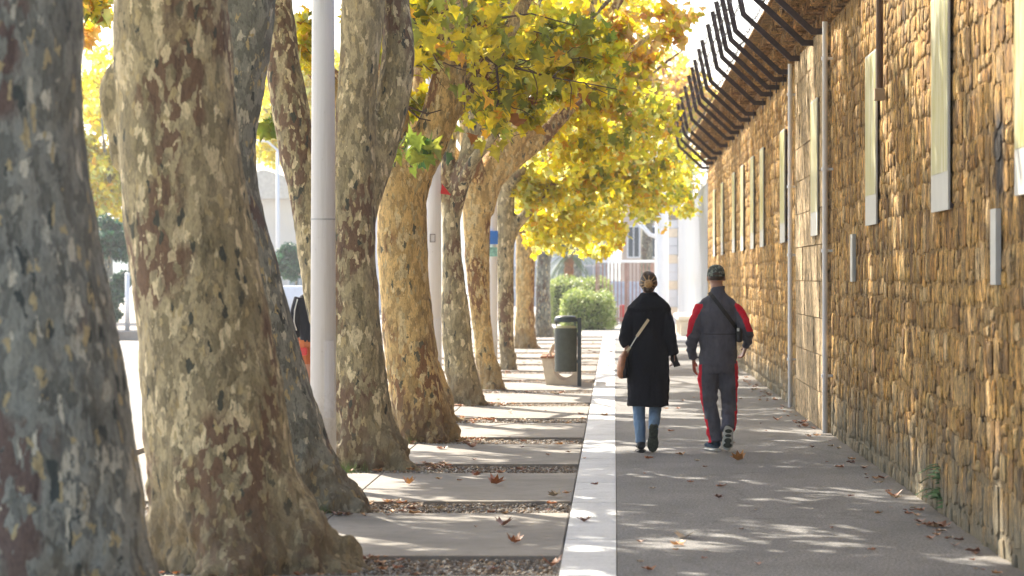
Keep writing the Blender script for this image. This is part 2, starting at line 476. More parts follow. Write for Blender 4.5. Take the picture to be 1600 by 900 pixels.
# gravel in the pits
pb = []
def pebble_mesh(n, seed):
    g = np.random.default_rng(seed)
    base = np.array([(1, 0, 0), (-1, 0, 0), (0, 1, 0), (0, -1, 0), (0, 0, 1), (0, 0, -1)], dtype=np.float32)
    tri = np.array([(0, 2, 4), (2, 1, 4), (1, 3, 4), (3, 0, 4), (2, 0, 5), (1, 2, 5), (3, 1, 5), (0, 3, 5)])
    s = g.uniform(0.006, 0.019, (n, 1, 1)) * g.uniform(0.6, 1.3, (n, 1, 3))
    a = g.uniform(0, 6.28, n); ca, sa = np.cos(a), np.sin(a)
    v = base[None] * s * g.uniform(0.75, 1.2, (n, 6, 1))
    x = v[..., 0] * ca[:, None] - v[..., 1] * sa[:, None]; y = v[..., 0] * sa[:, None] + v[..., 1] * ca[:, None]
    v = np.stack([x, y, v[..., 2] * 0.7], -1)
    pos = np.stack([g.uniform(-3.55, -0.33, n), g.uniform(0.0, PIT - 0.08, n), g.uniform(-0.026, -0.010, n)], -1)
    v = (v + pos[:, None]).reshape(-1, 3)
    t = (tri[None] + 6 * np.arange(n)[:, None, None]).reshape(-1, 3)
    pal = np.array([(0.26, 0.21, 0.165), (0.35, 0.31, 0.26), (0.15, 0.115, 0.085), (0.30, 0.20, 0.12), (0.46, 0.43, 0.39)])
    tint = np.repeat(pal[g.integers(0, 5, n)] * g.uniform(0.7, 1.2, (n, 1)), 6, 0)
    return npmesh("gravel", v, t, tint)
def tint_mat(name, rough=0.85):
    m = NT(name); at = m.n("ShaderNodeAttribute", attribute_name="tint")
    m.col(m.mix(0.6, at.outputs["Color"], m.ramp(m.noise(m.pos(), 60, 3).outputs[0], [(0.3, 0.6), (0.7, 1.2)]), 'MULTIPLY')); m.rough(rough)
    return m.m
M_TINT = tint_mat("pebbles")
gm = [pebble_mesh(5200, 1), pebble_mesh(5200, 2)]
for g in gm: g.materials.append(M_TINT)
for k in range(-1, 14):
    o = link("gravel", gm[k % 2], None, None, (0, KERB0 + PER * k - PIT + 0.01, 0))
    tag(o, "loose gravel filling the tree pit, number %d from the front" % (k + 2) if False else "loose brown gravel and grit in a tree pit", "gravel", "gravel in the tree pits", "stuff")

# ------------------------------------------------------------------ stone wall
WX = 2.27
def wob(y, z): return 0.014 * noise.noise(Vector((y * 0.35, z * 0.5, 3.0))) + 0.009 * noise.noise(Vector((y * 1.3, z * 1.3, 8.0)))
wall = thing("stone_wall", "long ochre rubble stone wall with a tiled eave beside the footpath", "wall", (WX, 0, 0))
Y0W, Y1W, HW = 6.0, 70.0, 4.32
PIL0, PIL1 = 30.3, 35.4
ny = 400; nz = 30
vv = []; ff = []
for j in range(nz + 1):
    for i in range(ny + 1):
        y = Y0W + (Y1W - Y0W) * i / ny; z = -0.1 + (HW + 0.1) * j / nz
        vv.append((0.010 + wob(y, z), y, z))
for j in range(nz):
    for i in range(ny):
        a = j * (ny + 1) + i
        ff.append((a, a + ny + 1, a + ny + 2, a + 1))
me = bpy.data.meshes.new("mortar"); me.from_pydata(vv, [], ff); me.update()
link("mortar", me, M_MORTAR, wall)
mb = MB(); mb.box(0.10, Y0W, -0.1, 0.62, Y1W, 4.9); mb.build("core", M_MORTAR, wall)

def stone_proto(seed):
    """rubble stone face, unit size 1 x 1 (y, z), depth along -x"""
    g = random.Random(seed)
    n = 4; v = []; f = []
    for j in range(n):
        for i in range(n):
            u = i / (n - 1) - 0.5; w = j / (n - 1) - 0.5
            edge = (i in (0, n - 1)) or (j in (0, n - 1))
            corner = (i in (0, n - 1)) and (j in (0, n - 1))
            sc = 0.88 if corner else (0.98 if edge else 1.0)
            uu = u * sc + g.uniform(-0.05, 0.05); ww = w * sc + g.uniform(-0.06, 0.06)
            xx = -0.45 + g.uniform(-0.15, 0.15) if edge else -1.0 + g.uniform(-0.38, 0.25)
            v.append((xx, uu, ww))
    for j in range(n - 1):
        for i in range(n - 1):
            a = j * n + i
            f.append((a, a + n, a + n + 1, a + 1))
    ring = [0, 1, 2, 3, 7, 11, 15, 14, 13, 12, 8, 4]
    b = len(v)
    for r_ in ring: v.append((0.9, v[r_][1] * 1.02, v[r_][2] * 1.02))
    for q in range(12):
        a0, a1 = ring[q], ring[(q + 1) % 12]
        f.append((a0, a1, b + (q + 1) % 12, b + q))
    me = bpy.data.meshes.new("stone"); me.from_pydata(v, [], f); me.materials.append(M_STONE)
    me.polygons.foreach_set("use_smooth", [False] * len(me.polygons)); me.update()
    return me
protos = [stone_proto(s) for s in range(16)]
pv = [np.array([v.co[:] for v in p.vertices], dtype=np.float32) for p in protos]
pf = [[tuple(p.vertices) for p in pr.polygons] for pr in protos]
pq = [np.array(f, dtype=np.int32) for f in pf]
stones = []
z = -0.08
while z < HW - 0.02:
    h = rnd.choice((0.14, 0.19, 0.24, 0.30))
    y = Y0W + rnd.uniform(0, 0.3)
    while y < Y1W - 0.1:
        l = rnd.uniform(0.11, 0.30)
        dz = 0.05 * noise.noise(Vector((y * 1.1, z * 3.0, 5.0))) + rnd.uniform(-0.02, 0.02)
        if rnd.random() < 0.30 and h > 0.18:      # two thin stones instead of one
            c_ = rnd.uniform(0.35, 0.65); parts_ = [(z + h * c_ / 2, h * c_), (z + h * (1 + c_) / 2, h * (1 - c_))]
        else: parts_ = [(z + h / 2, h)]
        for zc, hh in parts_:
            yc = y + l / 2
            if not (PIL0 - 0.05 < yc < PIL1 + 0.05) and 0 < zc + dz and zc + dz + hh / 2 < HW + 0.05:
                stones.append((yc + rnd.uniform(-.03, .03), zc + dz, l * rnd.uniform(0.86, 1.02), hh * rnd.uniform(0.80, 1.0), rnd.uniform(0.002, 0.010) * (1.5 if z < 1.2 else 1.0), rnd.randrange(16), rnd.uniform(-0.12, 0.12)))
        y += l
    z += h
def show(s):  # how large it shows: nearest that lie inside the picture
    px = VX + F * WX / s[0]; py = VY - (s[1] - EYE) * F / s[0]
    return (px < 1604 and -20 < py < 920)
inview = sorted([s for s in stones if show(s)], key=lambda s: -(s[2] * s[3]) / s[0] ** 3)
big = set(inview[:300])
for s in inview[:300]:
    o = link("stone", protos[s[5]], None, wall, (0.006 + wob(s[0], s[1]), s[0], s[1]))
    o.scale = (s[4], s[2], s[3]); o.rotation_euler = (s[6], 0, 0)
VV = []; FF = []; b = 0
for s in stones:
    if s in big: continue
    if s[0] < 11: continue
    v = pv[s[5]] * np.array((s[4], s[2], s[3]), dtype=np.float32)
    ca, sa = math.cos(s[6]), math.sin(s[6])
    v = np.stack([v[:, 0], v[:, 1] * ca - v[:, 2] * sa, v[:, 1] * sa + v[:, 2] * ca], -1) + np.array((0.006 + wob(s[0], s[1]), s[0], s[1]), dtype=np.float32)
    VV.append(v); FF.append(pq[s[5]] + b); b += len(v)
tag(link("stones", npmesh("stones", np.concatenate(VV), np.concatenate(FF)), M_STONE, wall), kind="stuff")
# dressed blocks bay
bh = 0.40; z = 0.0; row = 0
bm_ = {}
while z < HW - 0.05:
    y = PIL0 - (0.3 if row % 2 else 0.0)
    while y < PIL1 - 0.02:
        ya, yb = max(y, PIL0), min(y + 0.62, PIL1)
        if yb - ya > 0.08:
            key = (round(yb - ya, 2), round(min(bh, HW - z), 2))
            if key not in bm_:
                mb = MB(); mb.box(-0.045, 0.004, 0.004, 0.06, key[0] - 0.006, key[1] - 0.006)
                mm = mb.mesh("block"); mm.materials.append(M_BLOCK); bm_[key] = mm
            link("block", bm_[key], None, wall, (rnd.uniform(-0.006, 0.006), ya, z))
        y += 0.62
    z += bh; row += 1
# eave: stepped rows of half-round clay tiles (genoise) under a sloping roof edge
mb = MB()
for t in range(3):
    zt = HW + 0.03 + t * 0.185; out = -(0.05 + t * 0.12)
    mb.box(out + 0.07, Y0W, zt + 0.055, 0.12, Y1W, zt + 0.10 + 0.085)
mb.box(-0.38, Y0W, HW + 0.585, 0.12, Y1W, HW + 0.62)
mb.build("eave_course", M_MORTAR, wall)
VV = []; FF = []; b = 0
n = 7
for t in range(3):
    zt = HW + 0.03 + t * 0.185; out = -(0.07 + t * 0.12)
    y = Y0W + (0.11 if t % 2 else 0)
    while y < Y1W - 0.2:
        w = 0.105
        v = []
        jx = rnd.uniform(-0.015, 0.015)
        for (xx) in (out + jx, out + 0.20):
            for rr in (w, w - 0.018):
                for i in range(n):
                    a = math.pi * i / (n - 1)
                    v.append((xx, y + rr * math.cos(a), zt + rr * math.sin(a) * 1.25 - 0.02))
        f = []
        for i in range(n - 1):
            f.append((i, i + 1, n + i + 1, n + i))              # front rim
            f.append((i, 2 * n + i, 2 * n + i + 1, i + 1))      # outside
            f.append((n + i, n + i + 1, 3 * n + i + 1, 3 * n + i))
        VV.append(np.array(v, dtype=np.float32)); FF.append(np.array(f, dtype=np.int32) + b); b += len(v)
        y += 0.215
tag(link("eave_tiles", npmesh("eave_tiles", np.concatenate(VV), np.concatenate(FF)), M_TILE, wall), kind="stuff")
mb = MB(); mb.add([(-0.42, Y0W, HW + 0.60), (0.65, Y0W, HW + 1.0), (0.65, Y1W, HW + 1.0), (-0.42, Y1W, HW + 0.60),
                   (-0.42, Y0W, HW + 0.63), (0.65, Y0W, HW + 1.04), (0.65, Y1W, HW + 1.04), (-0.42, Y1W, HW + 0.63)],
                  [(0, 3, 2, 1), (4, 5, 6, 7), (0, 1, 5, 4), (2, 3, 7, 6), (0, 4, 7, 3), (1, 2, 6, 5)])
mb.build("roof", M_TILE, wall)

# brackets with spikes of wire above the wall
brm = None; prong = None
bks = [30.8, 32.3, 34.6, 36.9, 38.3, 39.9, 41.4, 43.5, 46.4, 48.2, 50.6, 52.4, 54.6, 57.7, 61.2, 63.8, 66.5, 69.5]
for i, d in enumerate(bks):
    t = thing("wall_bracket", "", "bracket", (WX, d, 0), "steel anti-climb brackets along the eave of the wall")
    ords = ["nearest", "second nearest", "third nearest", "fourth nearest", "fifth nearest", "sixth nearest", "seventh nearest", "eighth nearest", "ninth nearest"]
    if i < 9: t["label"] = "dark cranked steel bracket under the tiled eave, %s of the row" % ords[i]
    else: t["label"] = "dark cranked steel bracket under the tiled eave, %s of the row" % (["farthest", "second farthest", "third farthest", "fourth farthest", "fifth farthest", "sixth farthest", "seventh farthest", "eighth farthest", "ninth farthest"][len(bks) - 1 - i])
    if brm is None:
        mb = MB()
        pts = [(0.03, 0, 4.27), (-0.15, 0, 4.27), (-0.72, 0, 4.80), (-0.86, 0, 5.45)]
        w = 0.033
        for a, b_ in zip(pts[:-1], pts[1:]):
            a = Vector(a); b_ = Vector(b_); dirv = (b_ - a).normalized(); nrm = Vector((-dirv.z, 0, dirv.x))
            e = dirv * 0.012
            q = [a - e - nrm * w, b_ + e - nrm * w, b_ + e + nrm * w, a - e + nrm * w]
            mb.add([v + Vector((0, s, 0)) for s in (-0.02, 0.02) for v in q], [(0, 1, 2, 3), (7, 6, 5, 4), (0, 4, 5, 1), (1, 5, 6, 2), (2, 6, 7, 3), (3, 7, 4, 0)])
        brm = mb.mesh("arm"); brm.materials.append(M_STEEL)
        mb = MB(); mb.box(-0.015, -0.07, 4.19, 0.0, 0.07, 4.35); plm = mb.mesh("wall_plate"); plm.materials.append(M_STEEL)
    link("arm", brm, None, t); link("wall_plate", plm, None, t, (-0.02, 0, 0))
M_WIRE = simple("barbed_wire", (0.12, 0.10, 0.10), 0.5, 0.2, 10, 0.5)
for i, (wx, wz) in enumerate([(-0.80, 5.15), (-0.84, 5.35), (-0.76, 4.97), (-0.60, 4.74)]):
    mb = MB()
    for a, b_ in zip(bks[:-1], bks[1:]):
        pts = [(wx, a + (b_ - a) * q / 4, wz - 0.04 * math.sin(math.pi * q / 4)) for q in range(5)]
        mb.tube(pts, 0.006, 4)
        for q in range(1, 12):
            y = a + (b_ - a) * q / 12; zz = wz - 0.04 * math.sin(math.pi * q / 12)
            an = rnd.uniform(0, 3.1); dx = 0.04 * math.cos(an); dz = 0.04 * math.sin(an)
            mb.tube([(wx - dx, y, zz - dz), (wx + dx, y + 0.01, zz + dz)], 0.004, 3)
    o = mb.build("barbed_wire", M_WIRE, None, loc=(WX, 0, 0))
    tag(o, ["barbed wire strand second from the top of the wall brackets", "topmost barbed wire strand on the wall brackets", "barbed wire strand just above the bend of the brackets", "lowest barbed wire strand, strung under the bend of the brackets"][i], "barbed wire", "barbed wire strands on the brackets")

# photo panels on the wall
def panel_mat(seed):
    m = NT("panel_print"); p = m.pos((1, 2.2, 0.22))
    c = m.ramp(m.noise(p, 3.0, 3, 0.5, 1.0).outputs[0], [(0.3, (0.52, 0.54, 0.44)), (0.45, (0.38, 0.36, 0.10)), (0.55, (0.60, 0.60, 0.50)), (0.7, (0.50, 0.44, 0.12))])
    m.col(c); m.rough(0.3); return m.m
MP = panel_mat(1)
M_BOARD = simple("panel_board", (0.50, 0.50, 0.47), 0.5, 0.05, 6)
pan = [(15.58, "large pale photo panel nearest the camera, cut by the right edge"), (19.82, "large pale yellow-green photo panel right of the brown conduit"),
       (25.15, "tall pale photo panel left of the brown conduit on the wall"), (31.8, "tall pale photo panel on the dressed stone bay between the white pipes"),
       (38.4, "narrow pale photo panel first beyond the white pipes"), (43.8, "narrow pale photo panel second beyond the white pipes"),
       (46.9, "narrow pale photo panel third beyond the white pipes"), (50.6, "narrow pale photo panel fourth beyond the white pipes"),
       (54.2, "narrow pale photo panel fifth beyond the white pipes"), (60.0, "small looking pale photo panel second from the far end of the wall"),
       (64.8, "small looking pale photo panel nearest the far end of the wall")]
bmesh_p = None
for i, (d, lab) in enumerate(pan):
    x = WX - 0.020 - (0.035 if PIL0 < d < PIL1 else 0)
    t = thing("photo_panel", lab, "poster", (x, d, 0), "photo panels hung along the stone wall")
    if bmesh_p is None:
        mb = MB(); mb.box(-0.014, -0.52, 2.10, 0.0, 0.52, 3.60); b1 = mb.mesh("board"); b1.materials.append(M_BOARD)
        mb = MB(); mb.box(-0.017, -0.50, 2.36, -0.0145, 0.50, 3.58); b2 = mb.mesh("print"); b2.materials.append(MP)
        mb = MB(); mb.box(0.001, -0.02, -0.02, 0.05, 0.02, 0.02)
        b3 = mb.mesh("spacer"); b3.materials.append(M_STEEL); bmesh_p = True
    link("board", b1, None, t); link("print", b2, None, t); 
    for yy in (-0.49, 0.49):
        for zz in (2.13, 3.57): link("spacer", b3, None, t, (0, yy, zz))
for d, lab in ((17.02, "small pale caption plate below the black stain, right of the large panel"), (27.2, "small pale caption plate between the brown conduit and the white pipes")):
    mb = MB(); mb.box(-0.004, -0.12, 1.60, 0.03, 0.12, 2.05)
    o = mb.build("caption_plate", M_BOARD, None, loc=(WX - 0.03, d, 0), bevel=0.003); tag(o, lab, "plaque", "caption plates on the stone wall")
# downpipes
for d, lab, r in ((29.95, "white downpipe on the near side of the dressed stone bay", 0.027), (35.9, "white downpipe on the far side of the dressed stone bay", 0.027)):
    t = thing("downpipe", lab, "pipe", (WX - 0.08, d, 0), "white downpipes on the stone wall")
    mb = MB(); mb.cyl(0, 0, 0.02, 4.3, r, 14); mb.build("pipe", M_WHITE, t, smooth=False)
    for zz in (0.6, 1.9, 2.75, 3.9):
        mb = MB(); mb.cyl(0, 0, zz, zz + 0.035, r + 0.012, 14); mb.box(0, -0.02, zz + .005, 0.13, 0.02, zz + 0.03); mb.build("collar", M_WHITE, t)
t = thing("conduit", "thin brown conduit running down the stone wall from the eave", "pipe", (WX - 0.055, 24.05, 0))
mb = MB(); mb.cyl(0, 0, 3.22, 4.35, 0.03, 10); mb.build("pipe", M_DPIPE, t)
mb = MB(); mb.box(-0.045, -0.06, 3.12, 0.04, 0.06, 3.22); mb.build("junction_box", M_TAN2, t, bevel=0.006)

# ------------------------------------------------------------------ leaves
def leaf_tpl(full=True):
    if full:
        half = [(0.0, 0.0), (0.30, -0.09), (0.30, 0.08), (0.58, 0.20), (0.37, 0.36), (0.47, 0.64), (0.21, 0.60), (0.0, 0.98)]
    else:
        half = [(0.0, 0.0), (0.46, 0.12), (0.22, 0.38), (0.30, 0.72), (0.0, 1.0)]
    pts = half + [(-x, y) for x, y in half[-2:0:-1]]
    v = [(0, 0.36)] + pts
    V = np.array([(x, y, 0.30 * abs(x) - 0.22 * y * y) for x, y in v], dtype=np.float32)
    n = len(pts)
    T = np.array([(0, 1 + i, 1 + (i + 1) % n) for i in range(n)], dtype=np.int32)
    return V, T
LF, LS = leaf_tpl(True), leaf_tpl(False)
YEL, YGR, GRN, ORG, BRN, PAL = (0.80, 0.63, 0.08), (0.62, 0.54, 0.085), (0.27, 0.29, 0.06), (0.74, 0.40, 0.08), (0.34, 0.15, 0.05), (0.84, 0.79, 0.34)
PALS = {
    'mix': ([YEL, YGR, GRN, ORG, BRN, PAL], [0.34, 0.29, 0.15, 0.07, 0.03, 0.12]),
    'green': ([GRN, (0.30, 0.38, 0.08), (0.10, 0.20, 0.07)], [0.5, 0.25, 0.25]),
    'yellow': ([YEL, PAL, ORG, YGR], [0.46, 0.28, 0.03, 0.23]),
    'olive': ([YGR, GRN, YEL, ORG, PAL], [0.32, 0.14, 0.34, 0.07, 0.13]),
    'orange': ([ORG, (0.78, 0.52, 0.22), YEL, (0.62, 0.30, 0.14), YGR], [0.20, 0.30, 0.24, 0.08, 0.18]),
}
def leaf_cloud(name, centres, size, pal, g, tpl=LS, droop=0.5):
    n = len(centres)
    V, T = tpl
    t = g.normal(size=(n, 3)); t[:, 2] -= droop * 1.3; t /= np.linalg.norm(t, axis=1, keepdims=True)
    a = g.normal(size=(n, 3)); a[:, 2] += 1.0
    nn = a - t * (a * t).sum(1, keepdims=True); nn /= np.linalg.norm(nn, axis=1, keepdims=True)
    s = np.cross(t, nn)
    sc = g.uniform(size[0], size[1], n)[:, None, None]
    W = (V[None, :, 0:1] * s[:, None] + V[None, :, 1:2] * t[:, None] + V[None, :, 2:3] * nn[:, None] * g.uniform(0.3, 1.6, (n, 1, 1))) * sc + centres[:, None]
    k = V.shape[0]
    TT = (T[None] + k * np.arange(n)[:, None, None]).reshape(-1, 3)
    cols, pr = PALS[pal]
    idx = g.choice(len(cols), n, p=pr)
    tint = np.array(cols)[idx] * g.uniform(0.75, 1.2, (n, 1))
    TV = np.repeat(tint[:, None], k, 1) * g.uniform(0.70, 1.12, (n, k, 1)); TV[:, 0] = tint * (0.85, 1.08, 0.9)
    W = W.reshape(n, k, 3); W[:, 1:] += g.normal(size=(n, k - 1, 3)) * (sc * 0.055)
    return npmesh(name, W.reshape(-1, 3), TT, TV.reshape(-1, 3))
def crown_mesh(seed, n, rx, ry, rz, pal, clumps=40, cr=(0.5, 0.85), size=(0.13, 0.21)):
    g = np.random.default_rng(seed)
    cc = []
    while len(cc) < clumps:
        q = g.uniform(-1, 1, 3)
        if 0.15 < np.dot(q, q) < 1: cc.append(q * (rx, ry, rz))
    cc = np.array(cc); rr = g.uniform(cr[0], cr[1], clumps)
    idx = g.integers(0, clumps, n)
    dirs = g.normal(size=(n, 3)); dirs /= np.linalg.norm(dirs, axis=1, keepdims=True)
    pos = cc[idx] + dirs * (rr[idx] * g.uniform(0.25, 1.0, n) ** 0.6)[:, None] * (1, 1, 0.75)
    return leaf_cloud("crown", pos, size, pal, g)
CROWN = [crown_mesh(21, 4300, 2.9, 2.9, 1.9, 'mix'), crown_mesh(22, 4300, 2.9, 2.9, 1.9, 'olive'), crown_mesh(23, 4300, 2.9, 2.9, 1.9, 'yellow'), crown_mesh(24, 4300, 2.9, 2.9, 1.9, 'orange')]
CROWN += [crown_mesh(25, 8200, 3.4, 3.0, 1.9, 'mix', 40), crown_mesh(26, 8200, 3.4, 3.0, 1.9, 'olive', 40)]
for c in CROWN: c.materials.append(M_LEAF)

# ------------------------------------------------------------------ plane trees
def trunk_tube(mb, rows, d, ground=True, dy=0.0, n=28, seed=0):
    """rows: (y_px, left_px, right_px) from top to bottom at depth d"""
    rows = sorted(rows)
    ys = np.array([r[0] for r in rows]); L = np.array([r[1] for r in rows]); Rr = np.array([r[2] for r in rows])
    zt = EYE - (ys[0] - VY) * d / F; zb = -0.12 if ground else EYE - (ys[-1] - VY) * d / F
    secs = []
    z = zb
    N = max(6, int((zt - zb) / 0.09))
    for i in range(N + 1):
        z = zb + (zt - zb) * i / N
        y = VY + (EYE - z) * F / d
        l = np.interp(y, ys, L); r = np.interp(y, ys, Rr)
        cx = ((l + r) / 2 - VX) * d / F; rad = (r - l) / 2 * d / F
        ring = []
        secs.append((Vector((cx, d + dy, z)), Vector((rad, 0, 0)), Vector((0, rad * 0.95, 0))))
    # buttressed rings
    vs_ = []
    m = len(secs)
    for c, ux, uy in secs:
        zz = max(c.z, 0.0)
        fl = math.exp(-zz / 0.30) if ground else 0
        for i in range(n):
            a = 2 * math.pi * i / n
            k = 1 + fl * (0.17 * math.cos(5 * a + seed) + 0.10 * math.cos(3 * a + seed * 2.3) + 0.06 * math.cos(9 * a + seed * 1.3)) - 0.08 * fl
            k += 0.035 * noise.noise(Vector((math.cos(a) * 1.4 + seed, math.sin(a) * 1.4, c.z * 1.6)))
            vs_.append(c + (ux * math.cos(a) + uy * math.sin(a)) * k)
    fs_ = []
    for k in range(m - 1):
        for i in range(n):
            j = (i + 1) % n
            fs_.append((k * n + i, k * n + j, (k + 1) * n + j, (k + 1) * n + i))
    fs_.append(tuple(range(n - 1, -1, -1))); fs_.append(tuple((m - 1) * n + i for i in range(n)))
    mb.add(vs_, fs_)

def limb_px(mb, pts, d):
    """pts: (px, py, width_px[, dy])"""
    P3 = [P(q[0], q[1], d) + Vector((0, q[3] if len(q) > 3 else 0, 0)) for q in pts]
    rr = [q[2] / 2 * d / F for q in pts]
    # resample smoothly
    out = []; ro = []
    for i in range(len(P3) - 1):
        p0 = P3[max(i - 1, 0)]; p1 = P3[i]; p2 = P3[i + 1]; p3 = P3[min(i + 2, len(P3) - 1)]
        for q in range(5):
            t = q / 5
            out.append(0.5 * ((2 * p1) + (p2 - p0) * t + (2 * p0 - 5 * p1 + 4 * p2 - p3) * t * t + (3 * p1 - p0 - 3 * p2 + p3) * t ** 3))
            ro.append(rr[i] * (1 - t) + rr[i + 1] * t)
    out.append(P3[-1]); ro.append(rr[-1])
    mb.tube(out, ro, 14)

def up_limbs(mb, start, rad, seed, n=4, h=3.6):
    g = random.Random(seed)
    for i in range(n):
        a = 2 * math.pi * (i + g.uniform(-.25, .25)) / n
        pts = [Vector(start)]
        dv = Vector((math.cos(a) * 0.75, math.sin(a) * 0.75, 1.0)).normalized()
        p = Vector(start); r = [rad * 0.62]
        for k in range(6):
            dv = (dv + Vector((g.uniform(-.25, .25), g.uniform(-.25, .25), g.uniform(-.1, .15)))).normalized()
            p = p + dv * (h / 6); pts.append(p.copy()); r.append(max(0.035, rad * 0.62 * (1 - (k + 1) / 7)))
        mb.tube(pts, r, 8)

def plane_tree(label, d, rows, limbs=(), mat=1, crown=0, voxel=0.03, cz=7.4, cx=0.3, seed=1, blobs=(), top=True, amp=0.016, leaves=(), ridge=None):
    px0 = (rows[-1][1] + rows[-1][2]) / 2
    base = Vector(((px0 - VX) * d / F, d, 0))
    t = thing("plane_tree", label, "tree", base, "plane trees in a row along the path")
    mb = MB()
    trunk_tube(mb, rows, d, seed=seed)
    gr = random.Random(seed * 5 + 1)
    R0 = (rows[-1][2] - rows[-1][1]) / 2 * d / F          # root ridges over the flared foot
    nr = 9
    for k in range(nr if seed > 1 else 0):
        a_ = 2 * math.pi * (k + gr.uniform(-.3, .3)) / nr; q_ = gr.uniform(0.85, 1.1)
        dx_, dy_ = math.cos(a_), math.sin(a_); cxm = (px0 - VX) * d / F
        rt = R0 * gr.uniform(0.13, 0.22)
        mb.tube([(cxm + dx_ * R0 * f_ * q_, d + dy_ * R0 * f_ * q_ * 0.95, z_ * R0 / 0.5) for f_, z_ in ((0.52, 0.26), (0.66, 0.13), (0.80, 0.05), (0.92, -0.01), (1.02, -0.09))], [rt * 0.4, rt * 0.8, rt * 0.9, rt * 0.7, rt * 0.4], 8)
    for l in limbs: limb_px(mb, l[0], d) if isinstance(l, tuple) else limb_px(mb, l, d)
    for (px, py, w, h_, dy) in blobs:
        c = P(px, py, d); mb.ell(c + Vector((0, dy, 0)), w * d / F, w * d / F, h_ * d / F)
    r0 = sorted(rows)[0]
    tp = P((r0[1] + r0[2]) / 2, r0[0], d)
    rad = (r0[2] - r0[1]) / 2 * d / F
    up_limbs(mb, tp - Vector((0, 0, 0.08)), rad * 1.25, seed * 7 + 3)
    for l in limbs:
        e = l[-1]; ep = P(e[0], e[1], d) + Vector((0, e[3] if len(e) > 3 else 0, 0))
        if ep.z > 3.0: up_limbs(mb, ep - Vector((0, 0, 0.05)), e[2] / 2 * d / F * 1.25, seed * 13 + int(e[0]), 3, 2.8)
    me = mb.fused("trunk", voxel, 3)
    sd = seed * 3.7
    def fn(c):
        z = c[2]
        f = math.exp(-max(z, 0) / 0.35)
        v = Vector((c[0] * 3, c[1] * 3, c[2] * 1.5 + sd))
        h = amp * noise.noise(v * 1.0) + amp * 0.7 * noise.noise(v * 2.6)
        h += f * 0.11 * noise.noise(Vector((c[0] * 6, c[1] * 6, c[2] * 4 + sd))) + f * 0.05 * noise.noise(Vector((c[0] * 15, c[1] * 15, c[2] * 12 + sd)))
        h += (0.006 + 0.016 * f) * noise.noise(Vector((c[0] * 22, c[1] * 22, c[2] * 13)))
        return h
    displace(me, fn)
    o = link("trunk", me, BARK[mat], t); o.location = -base
    if crown is not None:
        c = link("crown", CROWN[crown], None, t)
        c.location = (cx, 0.2, cz); c.rotation_euler = (0, 0, seed * 1.9 if crown < 4 else (0.25 if seed % 2 else 3.3))
        c["kind"] = "stuff"
    return t, base

T = {}
T[1] = plane_tree("leftmost huge grey plane trunk cut by the left and bottom edges", 12.2,
    [(-300, -190, 120), (0, -190, 128), (200, -190, 130), (400, -170, 160), (600, -150, 199), (800, -140, 231), (900, -150, 250), (1000, -190, 300), (1041, -240, 345)],
    mat=0, crown=5, cx=-1.2, cz=6.6, seed=1, voxel=0.028)
T[2] = plane_tree("massive mottled plane trunk with flared foot and a burl on its left side", 16.4,
    [(-250, 168, 372), (-100, 172, 362), (0, 178, 358), (100, 178, 362), (200, 184, 372), (300, 190, 385), (400, 200, 400), (500, 211, 420), (600, 220, 440), (700, 228, 457), (750, 231, 476), (800, 236, 506), (850, 238, 534), (885, 236, 560)],
    mat=1, crown=4, cx=-1.4, cz=7.0, seed=2, voxel=0.024, blobs=[(176, 155, 26, 62, 0.05), (182, 210, 18, 60, 0.05)])
T[3] = plane_tree("grey plane trunk leaning right at its foot, just behind the massive burled one", 20.5,
    [(-150, 345, 450), (0, 328, 432), (100, 318, 420), (150, 312, 411), (220, 304, 398), (300, 296, 403), (400, 300, 430), (500, 315, 457), (600, 325, 487), (700, 335, 520), (750, 340, 546), (794, 345, 584)],
    mat=0, crown=5, cx=-1.4, cz=7.3, seed=3, voxel=0.026)
T[4] = plane_tree("forked plane trunk right of the nearest lamp post, one limb leaning left behind it", 24.9,
    [(-110, 540, 608), (0, 533, 602), (100, 528, 592), (200, 524, 586), (250, 521, 588), (300, 518, 584), (400, 515, 585), (500, 513, 595), (600, 512, 606), (650, 512, 616), (700, 511, 636), (730, 506, 652)],
    limbs=[[(560, 360, 40, 0.1), (575, 290, 50, 0.15), (590, 230, 56, 0.2), (608, 160, 58, 0.25), (618, 80, 52, 0.3), (614, 0, 46, 0.35), (612, -100, 42, 0.4)],
           [(530, 560, 60, 0.1), (505, 480, 60, 0.15), (490, 400, 56, 0.2), (474, 310, 56, 0.25), (456, 220, 60, 0.3), (444, 150, 60, 0.35), (432, 80, 58, 0.4), (422, 0, 52, 0.5), (415, -90, 46, 0.5)]],
    mat=1, crown=4, cx=-1.5, cz=7.6, seed=4, voxel=0.026)
T[5] = plane_tree("broad warm brown plane trunk that forks low, right of the forked grey one", 29.0,
    [(255, 596, 655), (275, 590, 664), (300, 588, 665), (400, 590, 668), (500, 596, 677), (550, 600, 684), (600, 606, 692), (650, 612, 703), (688, 616, 718)],
    limbs=[[(628, 330, 64), (648, 270, 62), (672, 220, 60), (692, 160, 58), (702, 90, 52), (707, 0, 48), (704, -80, 44)],
           [(620, 320, 50, 0.1), (608, 260, 52, 0.15), (604, 180, 46, 0.2), (598, 90, 42, 0.2), (596, 0, 38, 0.2), (592, -70, 34, 0.2)]],
    mat=2, crown=5, cx=-1.5, cz=7.9, seed=5, voxel=0.028)
T[6] = plane_tree("slim plane trunk mostly hidden, only its foot showing right of the broad brown one", 33.1,
    [(220, 618, 652), (400, 622, 656), (500, 630, 666), (560, 636, 684), (600, 640, 700), (640, 644, 711), (656, 644, 718)],
    mat=2, crown=4, cx=-1.4, cz=8.3, seed=6, voxel=0.03)
